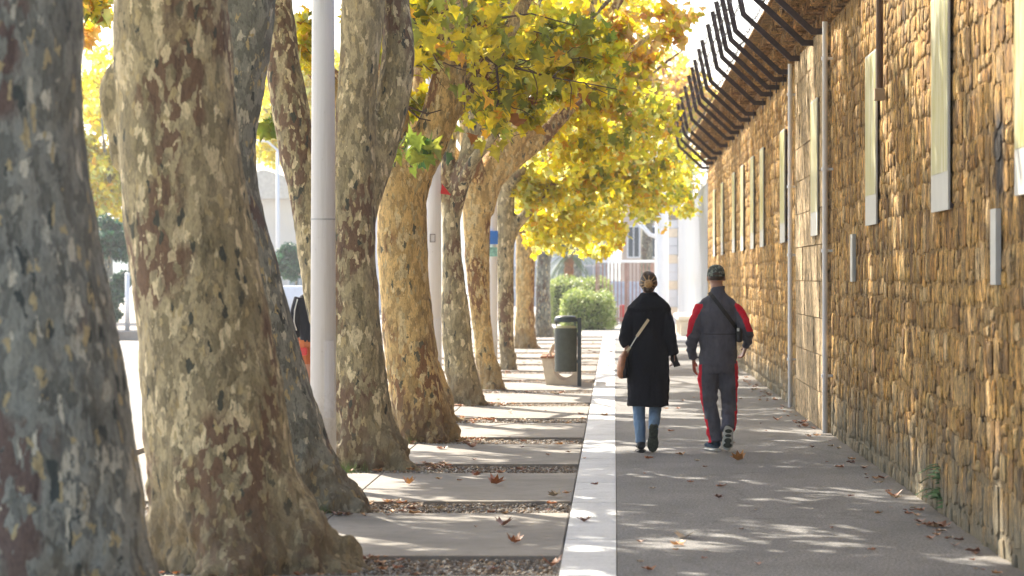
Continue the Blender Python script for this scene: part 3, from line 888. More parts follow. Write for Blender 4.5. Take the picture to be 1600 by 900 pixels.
T[7] = plane_tree("mottled plane trunk with pale scarred bark, right of the second white lamp post", 37.1,
    [(310, 692, 722), (340, 691, 720), (400, 690, 722), (450, 690, 728), (500, 690, 735), (550, 693, 741), (600, 698, 750), (632, 700, 762)],
    limbs=[[(706, 345, 28), (715, 300, 30), (728, 260, 32), (738, 215, 30), (742, 150, 28), (745, 80, 26), (748, 0, 24)],
           [(702, 340, 24, 0.1), (698, 290, 24, 0.1), (700, 230, 24, 0.1), (706, 160, 22, 0.1), (712, 90, 20, 0.1)]],
    mat=1, crown=5, cx=-1.2, cz=8.4, seed=7, voxel=0.03)
T[8] = plane_tree("orange tinted forked plane trunk whose right limb reaches over the path", 42.2,
    [(290, 722, 772), (320, 722, 766), (400, 726, 764), (500, 736, 767), (550, 742, 772), (590, 747, 784), (608, 748, 794)],
    limbs=[[(752, 330, 40), (772, 270, 36), (800, 225, 34), (838, 178, 30), (872, 125, 26), (900, 75, 22), (925, 20, 18), (940, -40, 16)],
           [(738, 330, 30, 0.1), (734, 270, 30, 0.1), (742, 210, 26, 0.1), (748, 140, 24, 0.1), (750, 60, 22, 0.1)],
           [(868, 135, 18), (905, 100, 18), (935, 55, 16), (965, 5, 14), (985, -40, 12)]],
    mat=2, crown=2, cz=8.6, seed=8, voxel=0.03)
T[9] = plane_tree("narrow green-grey plane trunk with a dark limb to the right, beside the third post", 51.0,
    [(290, 776, 806), (330, 776, 804), (400, 777, 803), (500, 778, 803), (550, 780, 803), (576, 780, 806)],
    limbs=[[(792, 380, 22), (806, 352, 20), (822, 335, 18), (845, 310, 16), (870, 280, 13), (900, 245, 11)]],
    mat=1, crown=0, cz=8.8, seed=9, voxel=0.035)
T[10] = plane_tree("sunlit orange plane trunk left of the litter bin", 66.3,
    [(330, 806, 842), (380, 806, 838), (450, 806, 834), (520, 805, 836), (544, 803, 842)],
    limbs=[[(822, 400, 22), (832, 350, 20), (848, 310, 17), (866, 270, 14), (880, 220, 12)]],
    mat=2, crown=2, cz=9.0, seed=10, voxel=0.045)
T[11] = plane_tree("farthest bluish grey plane trunk, just left of the hedge", 79.0,
    [(340, 842, 872), (380, 840, 862), (450, 837, 860), (510, 836, 862), (526, 834, 868)],
    limbs=[[(852, 410, 17), (866, 360, 16), (885, 320, 14), (905, 280, 11)]],
    mat=0, crown=3, cz=9.0, seed=11, voxel=0.05)
T[12] = plane_tree("plane tree hidden behind the orange forked trunk, its crown over the path", 46.2,
    [(300, 738, 764), (500, 742, 766), (592, 740, 768)], mat=1, crown=3, cz=8.7, seed=12, voxel=0.045)
T[13] = plane_tree("plane tree hidden behind the narrow green-grey trunk, its crown over the path", 58.6,
    [(330, 782, 800), (500, 783, 801), (558, 782, 802)], mat=1, crown=1, cz=8.9, seed=13, voxel=0.05)

# hanging sprays of foliage
def spray(tree, blobs, seed, tpl=LS, size=(0.13, 0.20), name="foliage", mat=None):
    root, base = tree
    g = np.random.default_rng(seed)
    by = {}
    for (px, py, d, rx, ry, n, pal) in blobs:
        c = np.array(P(px, py, d))
        # sub-clumps make the outline uneven
        k = max(2, n // 28)
        sub = g.normal(size=(k, 3)) * 0.48
        sub = np.clip(sub, -1, 1)
        idx = g.integers(0, k, n)
        off = sub[idx] + g.normal(size=(n, 3)) * 0.20
        off = off * np.array((rx * d / F, max(0.35, rx * d / F * 0.8), ry * d / F))
        by.setdefault(pal, []).append(c + off)
    for pal, lst in by.items():
        me = leaf_cloud(name, np.concatenate(lst), size, pal, g, tpl)
        o = link(name, me, mat or M_LEAF, root); o.location = -base
        o["kind"] = "stuff"
# in-focus sprays: the leaves that can be told apart are objects of their own
LP = []
gq = np.random.default_rng(5)
for pal in ('mix', 'green') * 3:
    for ci, c in enumerate(PALS[pal][0][:5]):
        V, Tt = LF
        v = V.copy() + gq.normal(size=V.shape) * (0.05, 0.05, 0.07); v[:, 2] += 0.75 * np.abs(v[:, 0]) * gq.uniform(-0.3, 1.3) - 0.5 * v[:, 1] ** 2 * gq.uniform(-0.4, 1.3) + v[:, 0] * v[:, 1] * gq.uniform(-0.7, 0.7)
        me = npmesh("leaf", v, Tt, np.array(c) * gq.uniform(0.85, 1.15) * gq.uniform(0.65, 1.12, (len(v), 1)))
        me.materials.append(M_LEAF); LP.append((pal, me))
LMIX = [m for p_, m in LP if p_ == 'mix']; LGRN = [m for p_, m in LP if p_ == 'green']
def leaf_parts(tree, blobs, seed, size=(0.11, 0.185)):
    root, base = tree
    g = random.Random(seed)
    for (px, py, d, rx, ry, n, pal) in blobs:
        c = P(px, py, d) - base
        for i in range(n):
            off = Vector((max(-1, min(1, g.gauss(0, .5))) * rx * d / F, g.gauss(0, .35), max(-1, min(1, g.gauss(0, .5))) * ry * d / F))
            o = link("leaf", g.choice(LGRN) if pal == 'green' else g.choices(LMIX, (26, 38, 27, 5, 4) * 3)[0], None, root, c + off)
            s = g.uniform(*size); o.scale = (s, s, s)
            tdir = Vector((g.gauss(0, 1), g.gauss(0, 1), g.gauss(-0.9, 0.8))).normalized()
            o.rotation_euler = (tdir.to_track_quat('Y', 'Z') @ Matrix.Rotation(g.uniform(-0.9, 0.9), 4, 'Y').to_quaternion()).to_euler()
leaf_parts(T[5], [(640, 60, 26.6, 45, 45, 38, 'mix'), (735, 55, 27.5, 85, 55, 80, 'mix'), (765, 165, 28.0, 45, 60, 48, 'mix'),
                  (835, 80, 28.2, 75, 55, 60, 'mix'), (915, 135, 28.6, 48, 16, 26, 'mix'), (650, 232, 27.0, 42, 26, 40, 'green')], 3)
spray(T[5], [(700, 20, 29.5, 110, 45, 620, 'mix'), (770, 120, 29.5, 65, 65, 480, 'mix'), (860, 60, 30, 80, 65, 600, 'olive'), (660, 170, 30.0, 30, 40, 60, 'mix'), (680, 60, 29, 50, 55, 200, 'olive'),
             (820, 170, 29.5, 45, 38, 90, 'mix'), (880, 128, 29.5, 55, 22, 70, 'olive')], 31, LF, (0.10, 0.17))
spray(T[4], [(460, 35, 26.5, 34, 45, 70, 'mix'), (470, 110, 27, 22, 35, 26, 'yellow'), (408, 190, 25.5, 12, 20, 14, 'green'), (600, -10, 25.5, 60, 25, 40, 'mix')], 32, LF, (0.10, 0.17))
spray(T[3], [(148, 25, 22.5, 34, 42, 55, 'mix'), (140, 60, 24, 20, 30, 22, 'orange')], 33, LF, (0.10, 0.16))
spray(T[7], [(800, 60, 37, 100, 70, 520, 'mix'), (900, 90, 38, 80, 80, 430, 'olive'), (960, 60, 38, 50, 50, 180, 'orange')], 34)
spray(T[8], [(860, 215, 44, 60, 45, 460, 'yellow'), (930, 180, 44, 70, 60, 520, 'olive'), (985, 100, 44, 55, 60, 280, 'orange'), (1035, 25, 45, 45, 40, 220, 'orange'), (900, 30, 43, 90, 40, 500, 'yellow')], 35)
spray(T[9], [(850, 290, 51, 50, 40, 700, 'yellow'), (905, 270, 52, 60, 55, 1000, 'olive'), (870, 335, 53, 55, 45, 1000, 'yellow')], 36)
spray(T[10], [(960, 260, 62, 70, 70, 1700, 'olive'), (900, 345, 60, 60, 42, 1300, 'yellow'), (1000, 190, 60, 60, 60, 750, 'olive'), (955, 370, 63, 20, 16, 160, 'yellow'), (930, 385, 64, 25, 12, 160, 'yellow')], 37)
spray(T[11], [(1020, 300, 72, 60, 45, 800, 'olive'), (1062, 290, 74, 26, 45, 300, 'yellow'), (1070, 330, 76, 20, 12, 110, 'yellow'), (905, 300, 72, 55, 70, 1500, 'yellow'), (1040, 240, 74, 28, 36, 240, 'olive')], 38)
# fine twigs carrying the in-focus sprays
mb = MB()
def twig(pts, d, r):
    mb.tube([P(a, b_, d) + Vector((0, rnd.uniform(-.1, .1), 0)) for a, b_ in pts], [r * (1 - 0.7 * i / (len(pts) - 1)) for i in range(len(pts))], 5)
for q in range(46):
    cx_, cy_ = rnd.choice(((700, 40), (745, 70), (770, 150), (840, 80), (800, 120), (650, 90), (890, 120)))
    x_, y_ = cx_ + rnd.gauss(0, 28), cy_ + rnd.gauss(0, 24); a_ = rnd.uniform(-0.6, 1.2); pt = [(x_, y_)]
    for w_ in range(4):
        a_ += rnd.uniform(-0.5, 0.5); x_ += 13 * math.cos(a_); y_ += 13 * math.sin(a_); pt.append((x_, y_))
    twig(pt, rnd.uniform(27.4, 28.8), 0.007)
for pts in ([(612, 150), (640, 168), (668, 178), (690, 172)], [(618, 150), (640, 172), (655, 185), (672, 188)], [(622, 165), (618, 200), (630, 225), (650, 240)],
            [(700, 90), (735, 80), (775, 100), (820, 110), (870, 122), (920, 132), (965, 140)], [(735, 80), (745, 120), (725, 150), (728, 190)],
            [(775, 100), (780, 150), (770, 190), (780, 215)], [(700, 60), (760, 30), (830, 20), (900, 40)], [(640, 20), (660, 60), (650, 90), (640, 110)]):
    twig(pts, 28.2, 0.016)
o = mb.build("branch", simple("dark_twig", (0.10, 0.06, 0.04), 0.8), T[5][0], smooth=True); o.location = -T[5][1]

# ------------------------------------------------------------------ lamp posts
def post(label, px, d, r, h, door=True, ring_z=None):
    x = (px - VX) * d / F
    t = thing("lamp_post", label, "lamp post", (x, d, 0), "white lamp posts between the plane trees")
    mb = MB(); mb.tube([(0, 0, -0.04), (0, 0, h)], [r * 1.06, r * 0.72], 32); mb.build("pole", M_WHITE, t, smooth=True)
    mb = MB(); mb.cyl(0, 0, -0.01, 0.04, r * 1.6, 24); mb.build("base_plate", M_WHITE, t)
    if ring_z: 
        mb = MB(); mb.cyl(0, 0, ring_z, ring_z + 0.012, r * 0.985, 32); mb.build("joint", simple("grey_joint", (0.5, 0.5, 0.5)), t)
    if door:
        mb = MB(); rr_ = r * 1.035 + 0.003; N_ = 8
        v_ = [((rr_ + q_) * math.cos(R(-78 + 48 * i / N_)), (rr_ + q_) * math.sin(R(-78 + 48 * i / N_)), z_) for z_ in (0.55, 1.15) for q_ in (-0.012, 0.0) for i in range(N_ + 1)]
        n_ = N_ + 1; f_ = []
        for i in range(N_): f_ += [(n_ + i, n_ + i + 1, 3 * n_ + i + 1, 3 * n_ + i), (2 * n_ + i, 3 * n_ + i, 3 * n_ + i + 1, 2 * n_ + i + 1), (i, i + 1, n_ + i + 1, n_ + i)]
        f_ += [(0, n_, 3 * n_, 2 * n_), (N_, 2 * n_ + N_, 3 * n_ + N_, n_ + N_)]
        mb.add(v_, f_); mb.build("door", M_WHITE, t)
    mb = MB(); mb.tube([(0, 0, h - 0.05), (-0.3, 0, h + 0.35), (-1.4, 0, h + 0.5)], [r * 0.6, r * 0.5, r * 0.4], 10); mb.build("arm", M_WHITE, t, smooth=True)
    mb = MB(); mb.ell((-1.7, 0, h + 0.5), 0.38, 0.15, 0.08); mb.build("lantern", M_BINP, t, smooth=True)
    return t
post("nearest thick white lamp post, standing right of the grey leaning trunk", 505, 22.5, 0.098, 8.0, ring_z=2.09)
p2 = post("second white lamp post, between the broad brown trunk and the mottled one", 677, 34.6, 0.098, 8.0)
p3 = post("third white lamp post carrying a small blue plate, behind the orange forked trunk", 769, 47.5, 0.085, 8.0, door=False)
mb = MB()
for (xa, za, xb, zb) in ((-0.035, 2.06, 0.03, 2.068), (-0.035, 2.15, 0.03, 2.158), (-0.035, 2.068, -0.028, 2.15), (0.023, 2.068, 0.03, 2.15)): mb.box(xa, -0.104, za, xb, -0.08, zb)
o = mb.build("sticker", simple("grey_ink", (0.25, 0.22, 0.22)), p2); o["kind"] = "stuff"
mb = MB(); mb.box(-0.02, -0.14, 2.18, 0.16, -0.12, 2.40); o = mb.build("blue_sign", M_BLUE, None, loc=(p3.location.x - 0.06, 47.5, 0), bevel=0.004); tag(o, "small blue square plate fixed on the third white post", "sign")
mb = MB(); mb.box(-0.02, -0.14, 1.98, 0.15, -0.12, 2.13); o = mb.build("green_sign", simple("sticker", (0.25, 0.5, 0.42), 0.5, 0.5, 14), None, loc=(p3.location.x - 0.06, 47.5, 0)); tag(o, "small green and white plate below the blue one", "sign")
mb = MB(); mb.add([(0, -0.12, 0), (0.13, -0.12, -0.02), (0.02, -0.12, 0.12), (0, -0.13, 0), (0.13, -0.13, -0.02), (0.02, -0.13, 0.12)], [(0, 1, 2), (5, 4, 3), (0, 3, 4, 1), (1, 4, 5, 2), (2, 5, 3, 0)])
o = mb.build("red_pennant", M_RED, None, loc=P(689, 303, 34.6)); tag(o, "small red pennant on the right of the second white post", "pennant")

# ------------------------------------------------------------------ litter bin and bench
bx, bd = (884 - VX) * 43.4 / F, 43.4
t = thing("litter_bin", "dark green litter bin with domed lid hung on a dark post", "litter bin", (bx, bd, 0))
mb = MB()
secs = [((0, 0, z_), Vector((0.172 * s_, 0, 0)), Vector((0, 0.14 * s_, 0))) for z_, s_ in ((0.215, 0.93), (0.23, 0.97), (0.86, 1.0), (0.872, 1.02))]
mb.loft(secs, 28); mb.build("body", M_BIN, t, smooth=False)
mb = MB(); mb.loft([((0, 0, z_), Vector((0.172 * s_, 0, 0)), Vector((0, 0.15 * s_, 0))) for z_, s_ in ((0.963, 0.97), (0.985, 1.03), (1.03, 0.97), (1.052, 0.80), (1.065, 0.4))], 28); mb.build("lid", M_BINP, t, smooth=True)
mb = MB(); mb.loft([((0, 0, 0.86), Vector((0.155, 0, 0)), Vector((0, 0.125, 0))), ((0, 0, 0.905), Vector((0.15, 0, 0)), Vector((0, 0.12, 0)))], 24); mb.build("bag", simple("pale_yellow_bag", (0.50, 0.48, 0.28), 0.4), t)
for s in (-1, 1):
    mb = MB(); mb.box(s * 0.14 - 0.008, -0.03, 0.86, s * 0.14 + 0.008, 0.03, 0.97); mb.build("lid_strut", M_BINP, t)
mb = MB(); mb.box(0.175, -0.04, -0.03, 0.235, 0.03, 1.03); mb.build("post", M_BINP, t, bevel=0.008)
for z_ in (0.35, 0.75):
    mb = MB(); mb.box(0.12, -0.02, z_, 0.18, 0.02, z_ + 0.05); mb.build("bracket", M_BINP, t)
t = thing("bench", "cream concrete bench with brown slats standing end-on behind the bin", "bench", ((874 - VX) * 43.9 / F, 43.9, 0))
def end_support(y):
    mb = MB()
    # outline with a round bite below the seat, extruded
    out = [(-0.24, 0), (0.25, 0), (0.25, 0.42)] 
    hole = []
    for i in range(17):
        a = math.pi * (1 + i / 16.0)
        hole.append((0.07 + 0.165 * math.cos(a), 0.28 + 0.225 * math.sin(a)))
    # build as left web, bottom web, right web
    def ex(poly):
        n_ = len(poly); v = [(x_, y - 0.05, z_) for x_, z_ in poly] + [(x_, y + 0.05, z_) for x_, z_ in poly]
        f = [tuple(range(n_)), tuple(range(2 * n_ - 1, n_ - 1, -1))] + [(i, i + n_, (i + 1) % n_ + n_, (i + 1) % n_) for i in range(n_)]
        mb.add(v, f)
    for i in range(16):
        (x0, z0), (x1, z1) = hole[i], hole[i + 1]
        ex([(x0, 0.0), (x1, 0.0), (x1, z1), (x0, z0)])
    ex([(-0.20, 0.0), (-0.095, 0.0), (-0.095, 0.30), (-0.115, 0.40), (-0.27, 0.40)])
    ex([(0.235, 0.0), (0.28, 0.0), (0.28, 0.40), (0.235, 0.30)])
    # armrest hoop
    pts = [(-0.13, y, 0.40), (-0.14, y, 0.50), (-0.10, y, 0.60), (0.0, y, 0.66), (0.12, y, 0.66)]
    mb.tube(pts, 0.022, 8)
    return mb
for y_ in (0.0, 1.7): end_support(y_).build("support", M_CREAM, t)
for x_ in (-0.24, -0.13, -0.02, 0.09, 0.20):
    mb = MB(); mb.box(x_ - 0.045, -0.1, 0.405, x_ + 0.045, 1.8, 0.44); mb.build("seat_slat", M_WOOD, t, bevel=0.005)
for z_ in (0.55, 0.68):
    mb = MB(); mb.box(0.22, -0.1, z_, 0.25, 1.8, z_ + 0.09); mb.build("back_slat", M_WOOD, t, bevel=0.005)

# ------------------------------------------------------------------ people
def skin_mat(c):
    m = NT("skin"); m.col(m.ramp(m.noise(m.pos(), 18, 3).outputs[0], [(0.3, tuple(x * 0.85 for x in c)), (0.7, c)])); m.rough(0.5)
    m.b.inputs["Subsurface Weight"].default_value = 0.08; return m.m
def cloth(name, c, var=0.2, rough=0.85):
    m = NT(name); p = m.pos(); n1 = m.noise(p, 5, 5, 0.6); n2 = m.noise(m.pos((1, 1, 0.4)), 16, 4, 0.6)
    m.col(m.ramp(n2.outputs[0], [(0.3, tuple(x * (1 - var) for x in c)), (0.7, tuple(x * (1 + var) for x in c))])); m.rough(rough); m.b.inputs["Specular IOR Level"].default_value = 0.15
    m.bump(m.math('ADD', n1.outputs[0], n2.outputs[0]), 0.7, 0.03); return m.m
M_SKIN = skin_mat((0.48, 0.26, 0.18)); M_JKT = cloth("grey_sportswear", (0.105, 0.105, 0.13)); M_REDC = cloth("red_sportswear", (0.70, 0.02, 0.045), 0.1)
M_COAT = cloth("black_wool", (0.006, 0.007, 0.012)); M_JEAN = cloth("blue_denim", (0.17, 0.26, 0.38), 0.2); M_BLK = simple("black_nylon", (0.008, 0.008, 0.01), 0.5)
M_HAIRD = simple("dark_brown_hair", (0.06, 0.035, 0.02), 0.5, 0.4, 60); M_HAIRB = simple("blond_hair", (0.42, 0.26, 0.11), 0.45, 0.3, 60)
M_SOLE = simple("dark_green_sole", (0.05, 0.06, 0.045), 0.7, 0.5, 50); M_WSOLE = simple("white_sole", (0.65, 0.65, 0.6), 0.6)
M_TAN = simple("tan_leather", (0.35, 0.14, 0.06), 0.5, 0.3, 15); M_STRAP = simple("cream_strap", (0.62, 0.50, 0.32), 0.6)
M_ORG = cloth("orange_cloth", (0.42, 0.13, 0.04), 0.1)

def camo():
    m = NT("camouflage"); v = m.n("ShaderNodeTexVoronoi"); v.inputs["Scale"].default_value = 55; m.l(m.pos(), v.inputs["Vector"])
    s = m.n("ShaderNodeSeparateColor"); m.l(v.outputs["Color"], s.inputs[0])
    m.col(m.ramp(s.outputs[0], [(0, (0.05, 0.06, 0.05)), (0.4, (0.22, 0.24, 0.20)), (0.7, (0.10, 0.11, 0.09))], 'CONSTANT')); m.rough(0.9); return m.m
M_CAMO = camo()

def hand(mb, wrist, dirv, side, out, curl=0.5, s=1.0):
    """hand hanging along dirv; 'out' = thumb direction; fingers curl toward 'side' (palm normal)"""
    d_ = Vector(dirv).normalized(); th = Vector(out).normalized(); pn = Vector(side).normalized()
    w = Vector(wrist)
    mb.loft([(w, th * 0.026 * s, pn * 0.019 * s), (w + d_ * 0.03 * s, th * 0.034 * s, pn * 0.016 * s), (w + d_ * 0.085 * s, th * 0.040 * s, pn * 0.014 * s), (w + d_ * 0.10 * s, th * 0.036 * s, pn * 0.011 * s)], 12)
    for k, (o_, ln) in enumerate(((0.030, 0.070), (0.010, 0.078), (-0.011, 0.072), (-0.030, 0.056))):
        p0 = w + d_ * 0.085 * s + th * o_ * s
        d1 = d_; pts = [p0]
        for q in range(3):
            d1 = (d1 + pn * curl * (0.35 + 0.25 * q)).normalized()
            pts.append(pts[-1] + d1 * ln * s * (0.42, 0.32, 0.26)[q])
        mb.tube(pts, [0.0095 * s, 0.009 * s, 0.008 * s, 0.0065 * s], 8)
    p0 = w + d_ * 0.025 * s + th * 0.026 * s
    d1 = (d_ * 0.75 + th * 0.7 + pn * 0.25).normalized()
    p1 = p0 + d1 * 0.04 * s; p2 = p1 + (d_ * 0.95 + th * 0.2 + pn * 0.35).normalized() * 0.032 * s
    mb.tube([p0 - d1 * 0.01 * s, p1, p2], [0.013 * s, 0.011 * s, 0.008 * s], 8)

def head(mb, c, s=1.0):
    c = Vector(c)
    mb.ell(c + Vector((0, -0.008, 0.02)) * s, 0.074 * s, 0.092 * s, 0.093 * s)
    mb.ell(c + Vector((0, 0.025, -0.035)) * s, 0.058 * s, 0.066 * s, 0.075 * s)      # jaw
    mb.tube([c + Vector((0, 0.09, 0.02)) * s, c + Vector((0, 0.112, -0.018)) * s], [0.008 * s, 0.014 * s], 8)     # nose
    mb.ell(c + Vector((0, 0.082, -0.05)) * s, 0.024 * s, 0.012 * s, 0.010 * s)       # mouth
    for q in (-1, 1):
        mb.ell(c + Vector((q * 0.078, 0.0, 0.0)) * s, 0.012 * s, 0.020 * s, 0.032 * s)       # ears
        mb.ell(c + Vector((q * 0.030, 0.078, 0.022)) * s, 0.014 * s, 0.010 * s, 0.009 * s)
def limb(mb, pts, rr, n=14, flat=1.0):
    P3 = [Vector(p_) for p_ in pts]; out = []; ro = []
    for i in range(len(P3) - 1):
        p0 = P3[max(i - 1, 0)]; p1 = P3[i]; p2 = P3[i + 1]; p3 = P3[min(i + 2, len(P3) - 1)]
        for q in range(4):
            t_ = q / 4
            out.append(0.5 * ((2 * p1) + (p2 - p0) * t_ + (2 * p0 - 5 * p1 + 4 * p2 - p3) * t_ * t_ + (3 * p1 - p0 - 3 * p2 + p3) * t_ ** 3))
            ro.append(rr[i] * (1 - t_) + rr[i + 1] * t_)
    out.append(P3[-1]); ro.append(rr[-1]); mb.tube(out, ro, n, flat)
def torso(mb, secs, cx=0.0):
    mb.loft([((cx + (s_[3] if len(s_) > 3 else 0), 0, s_[0]), Vector((s_[1], 0, 0)), Vector((0, s_[2], 0))) for s_ in secs], 24)
def interp_sec(secs, z):
    s2 = sorted(secs)
    zs = [q[0] for q in s2]
    return np.interp(z, zs, [q[1] for q in s2]), np.interp(z, zs, [q[2] for q in s2])
def ribbon(secs, pts, w, thick=0.006, cx=0.0, off=0.008, n=14):
    """strap lying on the back of a torso; pts [(x,z),(x,z)]"""
    (xa, za), (xb, zb) = pts
    dx, dz = xb - xa, zb - za; L = math.hypot(dx, dz); px_, pz_ = -dz / L * w / 2, dx / L * w / 2
    v = []
    for i in range(n + 1):
        t_ = i / n; x = xa + dx * t_; z = za + dz * t_
        for s in (-1, 1):
            xx, zz = x + s * px_, z + s * pz_
            rx, ry = interp_sec(secs, zz)
            q = max(0.0, 1 - ((xx - cx) / rx) ** 2)
            yy = -ry * math.sqrt(q)
            v.append((xx, yy - off, zz)); v.append((xx, yy - off - thick, zz))
    f = []
    for i in range(n):
        a = i * 4; b_ = a + 4
        f += [(a + 1, a + 3, b_ + 3, b_ + 1), (a, b_, b_ + 2, a + 2), (a, a + 1, b_ + 1, b_), (a + 2, b_ + 2, b_ + 3, a + 3)]
    f += [(0, 2, 3, 1), (4 * n, 4 * n + 1, 4 * n + 3, 4 * n + 2)]
    mb = MB(); mb.add(v, f); return mb
def paint(me, test, idx=1):
    """assign a second material to faces by place on the garment"""
    for p_ in me.polygons:
        if test(p_.center, p_.normal): p_.material_index = idx
def shoe(heel, toe, up, w=0.048, s=1.0):
    """returns (upper, sole) MB; heel/toe = points on the sole line"""
    h_, t_ = Vector(heel), Vector(toe); f_ = (t_ - h_); L = f_.length; f_ = f_.normalized(); u = (Vector(up) - f_ * Vector(up).dot(f_)).normalized(); r_ = f_.cross(u)
    prof = [(-0.02, 0.6, 0.030, 0.045), (0.06, 0.85, 0.045, 0.05), (0.25, 0.88, 0.05, 0.055), (0.45, 0.80, 0.043, 0.05), (0.65, 1.05, 0.032, 0.038), (0.85, 1.0, 0.024, 0.030), (0.98, 0.65, 0.015, 0.022), (1.02, 0.3, 0.01, 0.018)]
    up_ = MB(); up_.loft([(h_ + f_ * (a * L) + u * (cz_ + 0.018), r_ * w * b_, u * hh) for a, b_, hh, cz_ in prof], 14)
    so = MB(); so.loft([(h_ + f_ * (a * L) + u * 0.010, r_ * w * (b_ * 1.08 + 0.02), u * 0.016) for a, b_, hh, cz_ in prof], 14)
    return up_, so

# --- man
mx, md = (1122 - VX) * 27.2 / F, 27.2
man = thing("person", "man in grey tracksuit with red sleeve and leg panels and camouflage cap, seen from behind", "person", (mx, md, 0), "people walking away down the path")
MS = [(0.815, 0.182, 0.130), (0.90, 0.180, 0.130), (1.0, 0.174, 0.125), (1.1, 0.176, 0.125), (1.2, 0.190, 0.128), (1.32, 0.206, 0.125), (1.38, 0.200, 0.110), (1.425, 0.160, 0.095), (1.465, 0.095, 0.080), (1.50, 0.070, 0.072), (1.56, 0.064, 0.068)]
LA = [(-0.150, 0, 1.365), (-0.205, -0.02, 1.24), (-0.242, -0.035, 1.08), (-0.250, 0.0, 0.97), (-0.232, 0.03, 0.87)]
RA = [(0.146, 0, 1.365), (0.215, -0.03, 1.26), (0.268, -0.045, 1.13), (0.278, 0.03, 1.06), (0.272, 0.11, 1.00)]
LL = [(-0.088, 0.01, 0.84), (-0.092, 0.03, 0.66), (-0.078, 0.06, 0.46), (-0.052, 0.03, 0.27), (-0.018, -0.01, 0.085)]
RL = [(0.086, 0.0, 0.84), (0.098, 0.05, 0.66), (0.105, 0.08, 0.47), (0.105, -0.03, 0.33), (0.092, -0.13, 0.215)]
mb = MB()
head(mb, (-0.018, 0.025, 1.635)); mb.tube([(0, -0.005, 1.42), (-0.008, 0.0, 1.5), (-0.015, 0.012, 1.60)], [0.068, 0.058, 0.057], 14)
mb.loft([((0, 0, z_), Vector((a * 0.88, 0, 0)), Vector((0, b_ * 0.85, 0))) for z_, a, b_ in MS[:8]], 20)
limb(mb, LA, [0.05, 0.045, 0.038, 0.034, 0.026]); limb(mb, RA, [0.05, 0.045, 0.038, 0.034, 0.026])
limb(mb, LL, [0.08, 0.075, 0.055, 0.048, 0.036]); limb(mb, RL, [0.08, 0.075, 0.055, 0.048, 0.036])
hand(mb, (-0.230, 0.032, 0.865), (0.05, 0.15, -1), (0.8, 0.3, 0), (0.3, 0.9, 0), 0.55)
hand(mb, (0.272, 0.115, 0.995), (-0.30, 0.35, -0.85), (-0.8, 0.0, 0.3), (-0.1, 0.9, 0.3), 0.6)
link("body", mb.fused("body", 0.006, 2), M_SKIN, man)
mb = MB(); torso(mb, MS); 
limb(mb, LA, [0.066, 0.066, 0.058, 0.050, 0.040]); limb(mb, RA, [0.066, 0.066, 0.060, 0.052, 0.040])
me = mb.fused("jacket", 0.009, 3)
displace(me, lambda c: 0.012 * noise.noise(Vector((c[0] * 9, c[1] * 9, c[2] * 12))) + 0.006 * noise.noise(Vector((c[0] * 20 + c[2] * 14, c[1] * 16, c[2] * 26))) + (0.006 * math.sin(c[2] * 90 + c[0] * 30) if (abs(c[0]) > 0.21 and c[2] < 1.12) else 0) + (0.004 if 0.98 < c[2] < 1.108 and abs(c[0]) < 0.19 else 0))
me.materials.append(M_JKT); me.materials.append(M_REDC)
def seg_x(pts, z):  # centreline x of an arm at height z
    zs = [p_[2] for p_ in pts][::-1]; xs = [p_[0] for p_ in pts][::-1]
    return float(np.interp(z, zs, xs))
def jk(c, n_):
    if c.z > 1.40 or c.z < 1.06: return False
    if c.x < 0: return c.x < seg_x(LA, c.z) - 0.012 + (c.z - 1.22) * 0.10 and c.z < 1.39 and c.z > 1.08 + max(0, (c.x + 0.29)) * 1.2
    return c.x > seg_x(RA, c.z) + 0.008 - (1.36 - c.z) * 0.03 and c.z > 1.13 
paint(me, jk); link("jacket", me, None, man)
mb = ribbon(MS, [(-0.172, 1.108), (0.172, 1.108)], 0.007, 0.003, off=0.006); mb.build("back_seam", M_BLK, man)
mb = MB(); mb.loft([((0, 0, z_), Vector((a, 0, 0)), Vector((0, b_, 0))) for z_, a, b_ in ((0.74, 0.155, 0.118), (0.82, 0.172, 0.125), (0.90, 0.165, 0.12))], 20)
limb(mb, LL, [0.098, 0.096, 0.078, 0.070, 0.072]); limb(mb, RL, [0.098, 0.094, 0.078, 0.072, 0.070])
me = mb.fused("trousers", 0.009, 3)
displace(me, lambda c: (0.016 if c[2] < 0.5 else 0.010) * noise.noise(Vector((c[0] * 10, c[1] * 10, c[2] * 14))) + 0.007 * noise.noise(Vector((c[0] * 18 + c[2] * 12, c[1] * 16, c[2] * 30))))
me.materials.append(M_JKT); me.materials.append(M_REDC)
def tr(c, n_):
    if c.x < 0.015 and c.z > 0.08: 
        xx = seg_x(LL, c.z)
        return c.x < xx - 0.066 + (0.02 if c.z < 0.3 else 0)
    xx = seg_x(RL, c.z); return c.x > xx + 0.066 - (0.015 if c.z < 0.38 else 0)
paint(me, tr); link("trousers", me, None, man)
a, b_ = shoe((-0.008, -0.045, 0.004), (-0.095, 0.215, 0.004), (0, 0, 1)); a.build("shoe", cloth("shoe_mesh", (0.05, 0.08, 0.12), 0.6), man, smooth=True); o = b_.build("sole", M_WSOLE, man.children[-1])
a, b_ = shoe((0.094, -0.165, 0.245), (0.086, -0.045, 0.018), (0, 0.85, 0.5)); a.build("shoe", cloth("shoe_mesh_dark", (0.03, 0.035, 0.04), 0.4), man, smooth=True); sh = man.children[-1]; b_.build("sole", M_WSOLE, sh)
h_, t_ = Vector((0.094, -0.165, 0.245)), Vector((0.086, -0.045, 0.018)); f_ = (t_ - h_).normalized(); u = Vector((0, 0.85, 0.5)); u = (u - f_ * u.dot(f_)).normalized(); r_ = f_.cross(u)
mb = MB()
